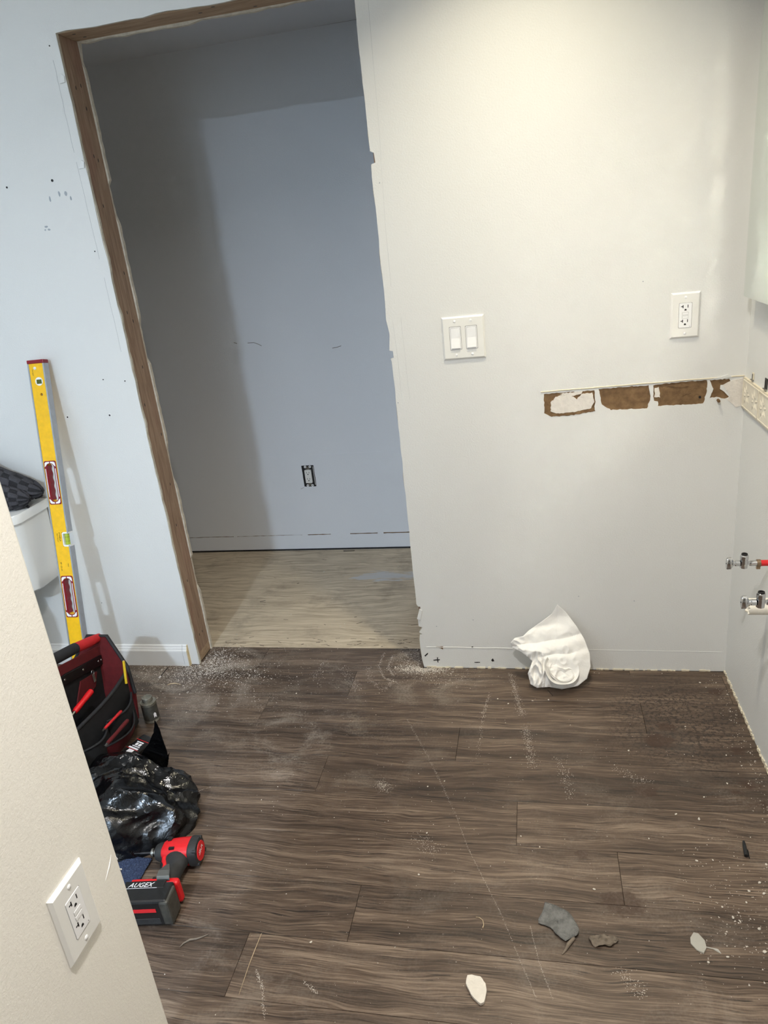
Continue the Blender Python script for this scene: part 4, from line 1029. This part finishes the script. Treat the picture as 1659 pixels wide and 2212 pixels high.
def sheet(u_, v_):
    pu, pv = outpt(u_ % 1.0); r = v_
    x, y = cu_ + (pu - cu_) * r, cv_ + (pv - cv_) * r
    q = Vector((x / 30, y / 30, 1.7))
    wob = 9 * noise.noise(q * .6)
    mid = ss(1345, 1362, y) * (1 - ss(1412, 1430, y)) * (1 - .75 * ss(1235, 1272, x))
    fold_ = (.011 * abs(math.sin((y - 1340 + .22 * (x - 1200) + wob) / 12.0)) - .006) * mid
    top = .004 * math.sin((x - 1204 + .5 * (y - 1306)) / 11) * ss(1306, 1330, y) * (1 - ss(1345, 1362, y))
    left = .016 * (1 - abs(noise.noise(Vector((x / 9, y / 30, 4))) * 2)) * (1 - ss(1165, 1195, x)) * ss(1400, 1430, y)
    lobe = .008 * (1 - abs(noise.noise(Vector((x / 14, y / 14, 8))) * 2)) * (1 - ss(1120, 1150, x))
    gen = .005 * (1 - 2 * abs(noise.noise(q * 1.3))) * (1 - .7 * ss(1240, 1270, x)) * ss(1330, 1370, y)
    yy = oy(y) - .022 * (1 - r ** 2) * ss(1350, 1420, y) - fold_ - left - lobe + top - gen
    P_ = mapp(x, y, min(yy, -.003)); P_.z = max(P_.z, .001); return P_
B().grid(sheet, 220, 60).obj('back_sheet', 'paper_white', pp, 40, solid=.0004)
# rolled cup at the front right: a spiral of paper open to the room
cc = at(1219, 1444, 1, -.122)
n1 = (CAM - cc).normalized(); n1 = (n1 + Vector((.25, 0, .25))).normalized(); e1 = Vector((1, 0, 0)); e1 = (e1 - n1 * e1.dot(n1)).normalized(); e2 = n1.cross(e1)
def cup(u_, v_):
    a = 2 * math.pi * (.40 + 1.7 * u_); rr_ = .064 - .030 * u_
    w_ = noise.noise(Vector((math.cos(a) * 1.2, math.sin(a) * 1.2, u_ * 2))) * .006
    P_ = cc + (e1 * math.cos(a) + e2 * math.sin(a) * .92) * ((rr_ + w_) * (1 - .28 * v_)) + n1 * (-.002 - .020 * u_ - .030 * v_ + w_ * .8)
    P_.z = max(P_.z, .001); P_.y = min(P_.y, -.004); return P_
B().grid(cup, 130, 12).obj('rolled_cup', 'paper_white', pp, 50, solid=.0004)
def floor_cup(u_, v_):
    a = 2 * math.pi * u_; r = .044 * v_
    f1 = 1 - 2 * abs(noise.noise(Vector((math.cos(a) * v_ * 1.6, math.sin(a) * v_ * 1.6, 6))))
    P_ = cc + (e1 * math.cos(a) + e2 * math.sin(a) * .92) * r + n1 * (-.030 + .020 * f1 * (1 - v_ * .6)); P_.z = max(P_.z, .001); return P_
B().grid(floor_cup, 48, 14).obj('cup_core', 'paper_white', pp, 40, solid=.0004)

# ------------------------------------------------------------------ debris on the floor
def fp(u_, v_, z_=0.0): return at(u_, v_, 2, z_)
def shard(name, label, cat, pix, th, mat, warp=.003, lift=.0005, group=None, bevel=0):
    pts = [fp(*q) for q in pix]; c_ = sum(pts, Vector()) / len(pts)
    rg_ = ragged([(q.x, q.y) for q in pts], .006, .0008)
    zf = lambda a, b_: lift + warp * (noise.noise(Vector((a * 40, b_ * 40, 5))) + .6)
    o = B().prism(rg_, [], lambda a, b_: Vector((a, b_, zf(a, b_) + th)), lambda a, b_: Vector((a, b_, max(.0002, zf(a, b_))))).obj(name, mat, None, bevel=bevel)
    return tag(o, label, cat, group)
shard('plaster_chip', 'thick off-white plaster chip near the front edge of the floor', 'debris', [(1010, 2112), (1020, 2111), (1038, 2115), (1050, 2130), (1052, 2145), (1046, 2170), (1038, 2174), (1022, 2160), (1014, 2146), (1007, 2130)], .007, 'debris_white', .002, bevel=.001)
fs = thing('felt_scrap', 'grey felt scrap with a frayed tail on the floor', 'scrap', fp(1205, 1995))
b = B(); pts = [fp(*q) for q in [(1177, 1952), (1202, 1958), (1226, 1972), (1240, 1990), (1251, 2012), (1248, 2024), (1222, 2037), (1205, 2025), (1190, 2008), (1163, 1996), (1163, 1988), (1172, 1974)]]
cc2 = sum(pts, Vector()) / len(pts); ring = ragged([(q.x, q.y) for q in pts], .006, .0008)
def fz(a, b_): return .004 + .007 * (noise.noise(Vector((a * 22, b_ * 22, 2))) + .45)
rs = []
for t in (1.0, .8, .6, .4, .2, .02):
    rs.append([Vector((cc2.x + (a - cc2.x) * t, cc2.y + (b_ - cc2.y) * t, max(.0012, fz(cc2.x + (a - cc2.x) * t, cc2.y + (b_ - cc2.y) * t) * (.6 + .6 * (1 - t))))) for a, b_ in ring])
b.rings(rs, cap=False); b.obj('scrap', 'grey_felt', fs, 60, solid=.002)
B().tube([fp(1240, 2026, .003), fp(1228, 2040, .003), fp(1222, 2052, .002), fp(1214, 2062, .001)], [.004, .0045, .003, .001], 7).obj('frayed_tail', 'dust_brown', fs, 60)
def crumple(name, label, cat, u_, v_, r, h, mat, seed):
    q = fp(u_, v_); bm = bmesh.new(); bmesh.ops.create_icosphere(bm, subdivisions=4, radius=1.0); b = B()
    for w_ in bm.verts:
        f1 = noise.voronoi(w_.co * 1.6 + Vector((seed, 0, 0)))[0]; d_ = .6 + .7 * (f1[1] - f1[0])
        w_.co = Vector((q.x + w_.co.x * r * d_, q.y + w_.co.y * r * .8 * d_, max(.0004, h * .5 + w_.co.z * h * d_)))
    bm.verts.index_update(); b.add([w_.co.copy() for w_ in bm.verts], [tuple(x.index for x in f.verts) for f in bm.faces]); bm.free()
    return tag(b.obj(name, mat, None, 25), label, cat)
q0 = fp(1303, 2034)
def ck_(u_, v_):
    a = 2 * math.pi * u_; r = .021 * v_ * (1 + .25 * math.sin(2 * a + 1) + .12 * math.sin(5 * a))
    x, y = q0.x + r * math.cos(a) * 1.15, q0.y + r * math.sin(a) * .8
    f1 = 1 - 2 * abs(noise.noise(Vector((x * 70, y * 70, 3))))
    return Vector((x, y, max(.0006, .006 * (1 - v_ ** 2) + .007 * f1)))
tag(B().grid(ck_, 40, 12).obj('brown_flake', 'dust_brown', None, 30, solid=.0006), 'small crinkled brown flake right of the grey felt scrap', 'debris')
ps = thing('plastic_scrap', 'torn bit of clear plastic with a thin tail on the floor', 'scrap', fp(1508, 2040))
B().prism([(q.x, q.y) for q in [fp(*w_) for w_ in [(1498, 2017), (1508, 2020), (1522, 2036), (1526, 2050), (1520, 2062), (1505, 2054), (1492, 2040), (1491, 2028)]]], [], lambda a, b_: Vector((a, b_, .005 + .004 * noise.noise(Vector((a * 60, b_ * 60, 1))))), lambda a, b_: Vector((a, b_, .001))).obj('film', 'clear_plastic', ps)
B().tube([fp(1526, 2046, .003), fp(1540, 2049, .003), fp(1550, 2053, .002), fp(1558, 2060, .001)], [.001, .0012, .003, .0006], 6, flat=.4).obj('tail', 'clear_plastic', ps, 60)
pn = thing('pen_cap', 'black pen cap on the floor near the right wall', 'pen cap', fp(1610, 1832))
a, c_ = fp(1612, 1849, .0048), fp(1606, 1816, .0048)
B().tube([a, a.lerp(c_, .25), a.lerp(c_, .7), a.lerp(c_, .95), c_], [.0046, .0046, .0042, .0028, .0014], 12).obj('cap', 'pen_black', pn, 40)
B().tube([a + Vector((.006, -.004, -.002)), a.lerp(c_, .45) + Vector((.006, 0, -.002))], .0012, 6).obj('clip', 'pen_black', pn)
def strand(name, label, cat, pix, r, mat, z_=.0015, group=None):
    o = B().tube([fp(u_, v_, z_) for u_, v_ in pix], r, 6).obj(name, mat, None, 60); return tag(o, label, cat, group)
nl = thing('screw', 'dark screw with a white head lying in the plaster dust by the baseboard', 'screw', fp(354, 1452))
B().tube([fp(346, 1462, .003), fp(363, 1441, .003)], [.0016, .0012], 8).obj('shank', 'screw_dark', nl); B().tube([fp(344, 1464, .0032), fp(347, 1461, .0032)], .0032, 8).obj('head', 'label_white', nl)
strand('wood_sliver', 'curved pale wood sliver on the floor in front of the baseboard', 'debris', [(361, 1480), (368, 1477), (378, 1476), (391, 1478)], [.0008, .0022, .002, .0006], 'debris_tan')
strand('paper_twist', 'twisted fawn paper strip on the floor in front of the driver', 'debris', [(388, 2046), (396, 2038), (410, 2030), (424, 2028), (436, 2024), (450, 2018)], [.0008, .0018, .0024, .0022, .0018, .0006], 'dust_brown', .0025)
strand('string_curl', 'curled pale thread on the floor left of the grey scrap', 'debris', [(1028, 1981), (1036, 1982), (1043, 1988), (1045, 1998), (1043, 2004)], [.0005, .0008, .0008, .0009, .0016], 'debris_tan')
strand('wood_splinter', 'straight pale splinter lying over a plank joint near the front', 'debris', [(565, 2016), (552, 2048), (538, 2084), (516, 2149)], [.0004, .0009, .0008, .0004], 'debris_tan', .001)
strand('rusty_nail', 'short rusty nail on the plywood at the back of the alcove', 'nail', [(742, 1190), (754, 1189.5), (766, 1189)], [.002, .0012, .0014], 'screw_dark', .001)
strand('wire_bit', 'tiny dark wire bit under the crumpled paper', 'debris', [(1183, 1490), (1188, 1496), (1194, 1503)], .0007, 'screw_dark', .001)
# pebbly plaster crumbs, each its own
def crumb_mesh(seed):
    bm = bmesh.new(); bmesh.ops.create_icosphere(bm, subdivisions=1, radius=1.0); rnd_ = random.Random(seed)
    for q in bm.verts: q.co *= rnd_.uniform(.6, 1.15)
    for q in bm.verts: q.co.z = max(q.co.z, -.75)
    me = bpy.data.meshes.new('plaster_crumb'); bm.to_mesh(me); bm.free(); me.materials.append(MATS['debris_white']); return me
CM = [crumb_mesh(i) for i in range(6)]
crumbs = [(1284, 1922, 5), (1358, 1622, 4), (1521, 1723, 5), (1510, 1770, 5.5), (1460, 1760, 5), (1505, 1860, 4), (1540, 1859, 4), (1584, 1983, 6), (1641, 1908, 6), (1640, 2008, 7), (1652, 2058, 6), (1572, 2068, 5), (1530, 2080, 5), (1618, 1926, 5), (1650, 1932, 6), (1598, 1990, 4), (672, 2036, 5), (1185, 1512, 4), (1075, 1510, 4), (1103, 1637, 4), (1098, 1521, 5), (960, 1688, 4), (924, 1700, 4), (1512, 1475, 4), (1525, 1485, 3), (1402, 1812, 3.5), (1125, 1807, 4), (1166, 1830, 3.5), (340, 1509, 5), (388, 1500, 4), (487, 1478, 5), (640, 1498, 4), (700, 1235, 6), (400, 1335, 5), (512, 1370, 5), (563, 1237, 3.5), (735, 1353, 4), (695, 1276, 3), (1569, 1632, 4), (1571, 1693, 4), (1597, 1515, 4), (1480, 1570, 3.5), (1430, 1455, 3), (565, 1728, 3), (600, 1700, 3), (922, 1800, 4), (905, 1890, 4), (1655, 1868, 4), (1612, 1950, 4), (1560, 1960, 3.5)]
SPOTS = {'by the grey felt scrap': fp(1205, 1995), 'around the clear plastic scrap': fp(1508, 2040), 'near the black pen cap': fp(1610, 1832), 'in the corner of the right wall': fp(1540, 1480),
         'in front of the crumpled paper': fp(1150, 1510), 'near the metal tin': fp(360, 1510), 'on the alcove plywood': fp(650, 1290), 'in mid floor below the opening': fp(800, 1680),
         'on the water-spotted planks': fp(1440, 1640), 'beside the twisted paper strip': fp(560, 2030)}
for i, (u_, v_, s) in enumerate(crumbs):
    q = fp(u_, v_); r = s * .00062
    if q.y > .13: q.z = -.0016
    o = bpy.data.objects.new('plaster_crumb', CM[i % 6]); COL.objects.link(o)
    o.location = (q.x, q.y, q.z + r * .5); o.scale = (r * U(.9, 1.5), r * U(.8, 1.2), r * .7); o.rotation_euler = (0, 0, U(0, 6.28))
    near = min(SPOTS, key=lambda k_: (SPOTS[k_] - q).length)
    tag(o, 'white plaster crumb ' + near, 'debris', 'plaster crumbs ' + near)
# fine grit, scuffs and dust nobody could count
b = B()
def grit(x, y, r, z_=0.0002):
    a = U(0, 6.28); e = U(.6, 2.2)
    p_ = [(math.cos(a + i * 2.094) * r * (e if i == 0 else 1), math.sin(a + i * 2.094) * r * (e if i == 0 else 1)) for i in range(3)]
    if -3 < x < -.5 and y > .124: z_ -= .0016
    b.add([(x + p_[0][0], y + p_[0][1], z_), (x + p_[1][0], y + p_[1][1], z_), (x + p_[2][0], y + p_[2][1], z_), (x, y, z_ + r * .7)], [(0, 1, 3), (1, 2, 3), (2, 0, 3), (0, 2, 1)])
def on_floor(x, y): return x < -.014 and y > -1.6 and (y < -.004 or (-1.855 < x < -1.01 and y < 1.03))
def cloud(n_, cx, cy, sx, sy, r0, r1):
    for _ in range(n_):
        x, y = random.gauss(cx, sx), random.gauss(cy, sy)
        if on_floor(x, y): grit(x, y, U(r0, r1) * (1 if R_() < .85 else 1.8))
cloud(2600, -1.87, -.05, .13, .05, .0005, .0017); cloud(1300, -1.81, .03, .05, .05, .0005, .0017); cloud(900, -1.7, -.12, .22, .10, .0005, .0013)
cloud(1500, -1.0, -.012, .05, .014, .0006, .0017); cloud(900, -1.04, .05, .03, .05, .0005, .0012); cloud(500, -.93, -.06, .06, .03, .0004, .0011)
cloud(1100, -.9, -.6, .6, .45, .0004, .0010); cloud(500, -.12, -.95, .1, .12, .0006, .0014); cloud(300, -.03, -.4, .02, .3, .0006, .0016)
cloud(300, -1.4, .6, .25, .25, .0005, .0016)
def streak(pix, n_, wd, r0=.0005, r1=.0012):
    pts = [fp(*q) for q in pix]
    for _ in range(n_):
        t = R_() * (len(pts) - 1); i = min(int(t), len(pts) - 2); q = pts[i].lerp(pts[i + 1], t - i)
        x, y = q.x + random.gauss(0, wd), q.y + random.gauss(0, wd)
        if on_floor(x, y): grit(x, y, U(r0, r1))
streak([(1103, 1455), (1115, 1500), (1128, 1545)], 420, .006); streak([(1135, 1570), (1142, 1610), (1150, 1655)], 320, .008)
streak([(1058, 1498), (1045, 1540), (1030, 1640)], 200, .004); streak([(1206, 1640), (1225, 1680), (1232, 1720)], 160, .01)
streak([(880, 1555), (930, 1645), (985, 1760)], 330, .0018, .0003, .0008); streak([(985, 1760), (1010, 1830), (1045, 1900), (1085, 1980), (1130, 2090), (1160, 2160)], 520, .0008, .0003, .0006)
streak([(1145, 2000), (1165, 2080), (1195, 2160)], 200, .0008, .0003, .0006)
streak([(795, 1440), (800, 1470), (830, 1490), (850, 1470)], 260, .006); streak([(830, 1410), (818, 1440), (830, 1465), (860, 1475)], 260, .003); streak([(850, 1415), (838, 1440), (850, 1460)], 200, .003)
streak([(740, 1440), (760, 1470), (775, 1490)], 160, .012); streak([(700, 1430), (690, 1450), (680, 1468)], 120, .01)
streak([(553, 2095), (566, 2130), (572, 2200)], 150, .002); streak([(655, 2118), (685, 2145)], 60, .002); streak([(1340, 2100), (1390, 2150)], 120, .010)
streak([(820, 1690), (835, 1705)], 160, .010); streak([(900, 1810), (940, 1840)], 140, .014); streak([(1330, 1660), (1370, 1680), (1400, 1690)], 120, .010)
streak([(340, 1740), (455, 1700)], 90, .0006); streak([(300, 1730), (330, 1725)], 60, .006)
t_ = b.obj('plaster_dust', 'dust_white', None, fix=False); tag(t_, 'fine white plaster dust and scuffs strewn over the floor', 'dust', None, 'stuff')
# wood splinters and nails shed on the plywood
b = B()
for _ in range(60):
    x, y = U(-1.85, -1.03), random.choice((U(.13, .2), U(.13, .2), U(.2, 1.0))); a = U(-.6, .6); L_ = U(.006, .028)
    b.tube([(x, y, -.0004), (x + L_ * math.cos(a), y + L_ * math.sin(a), -.0002)], U(.0004, .0011), 5)
t_ = b.obj('wood_chips', 'dust_brown', None); tag(t_, 'dark wood splinters littering the plywood', 'splinters', None, 'stuff')
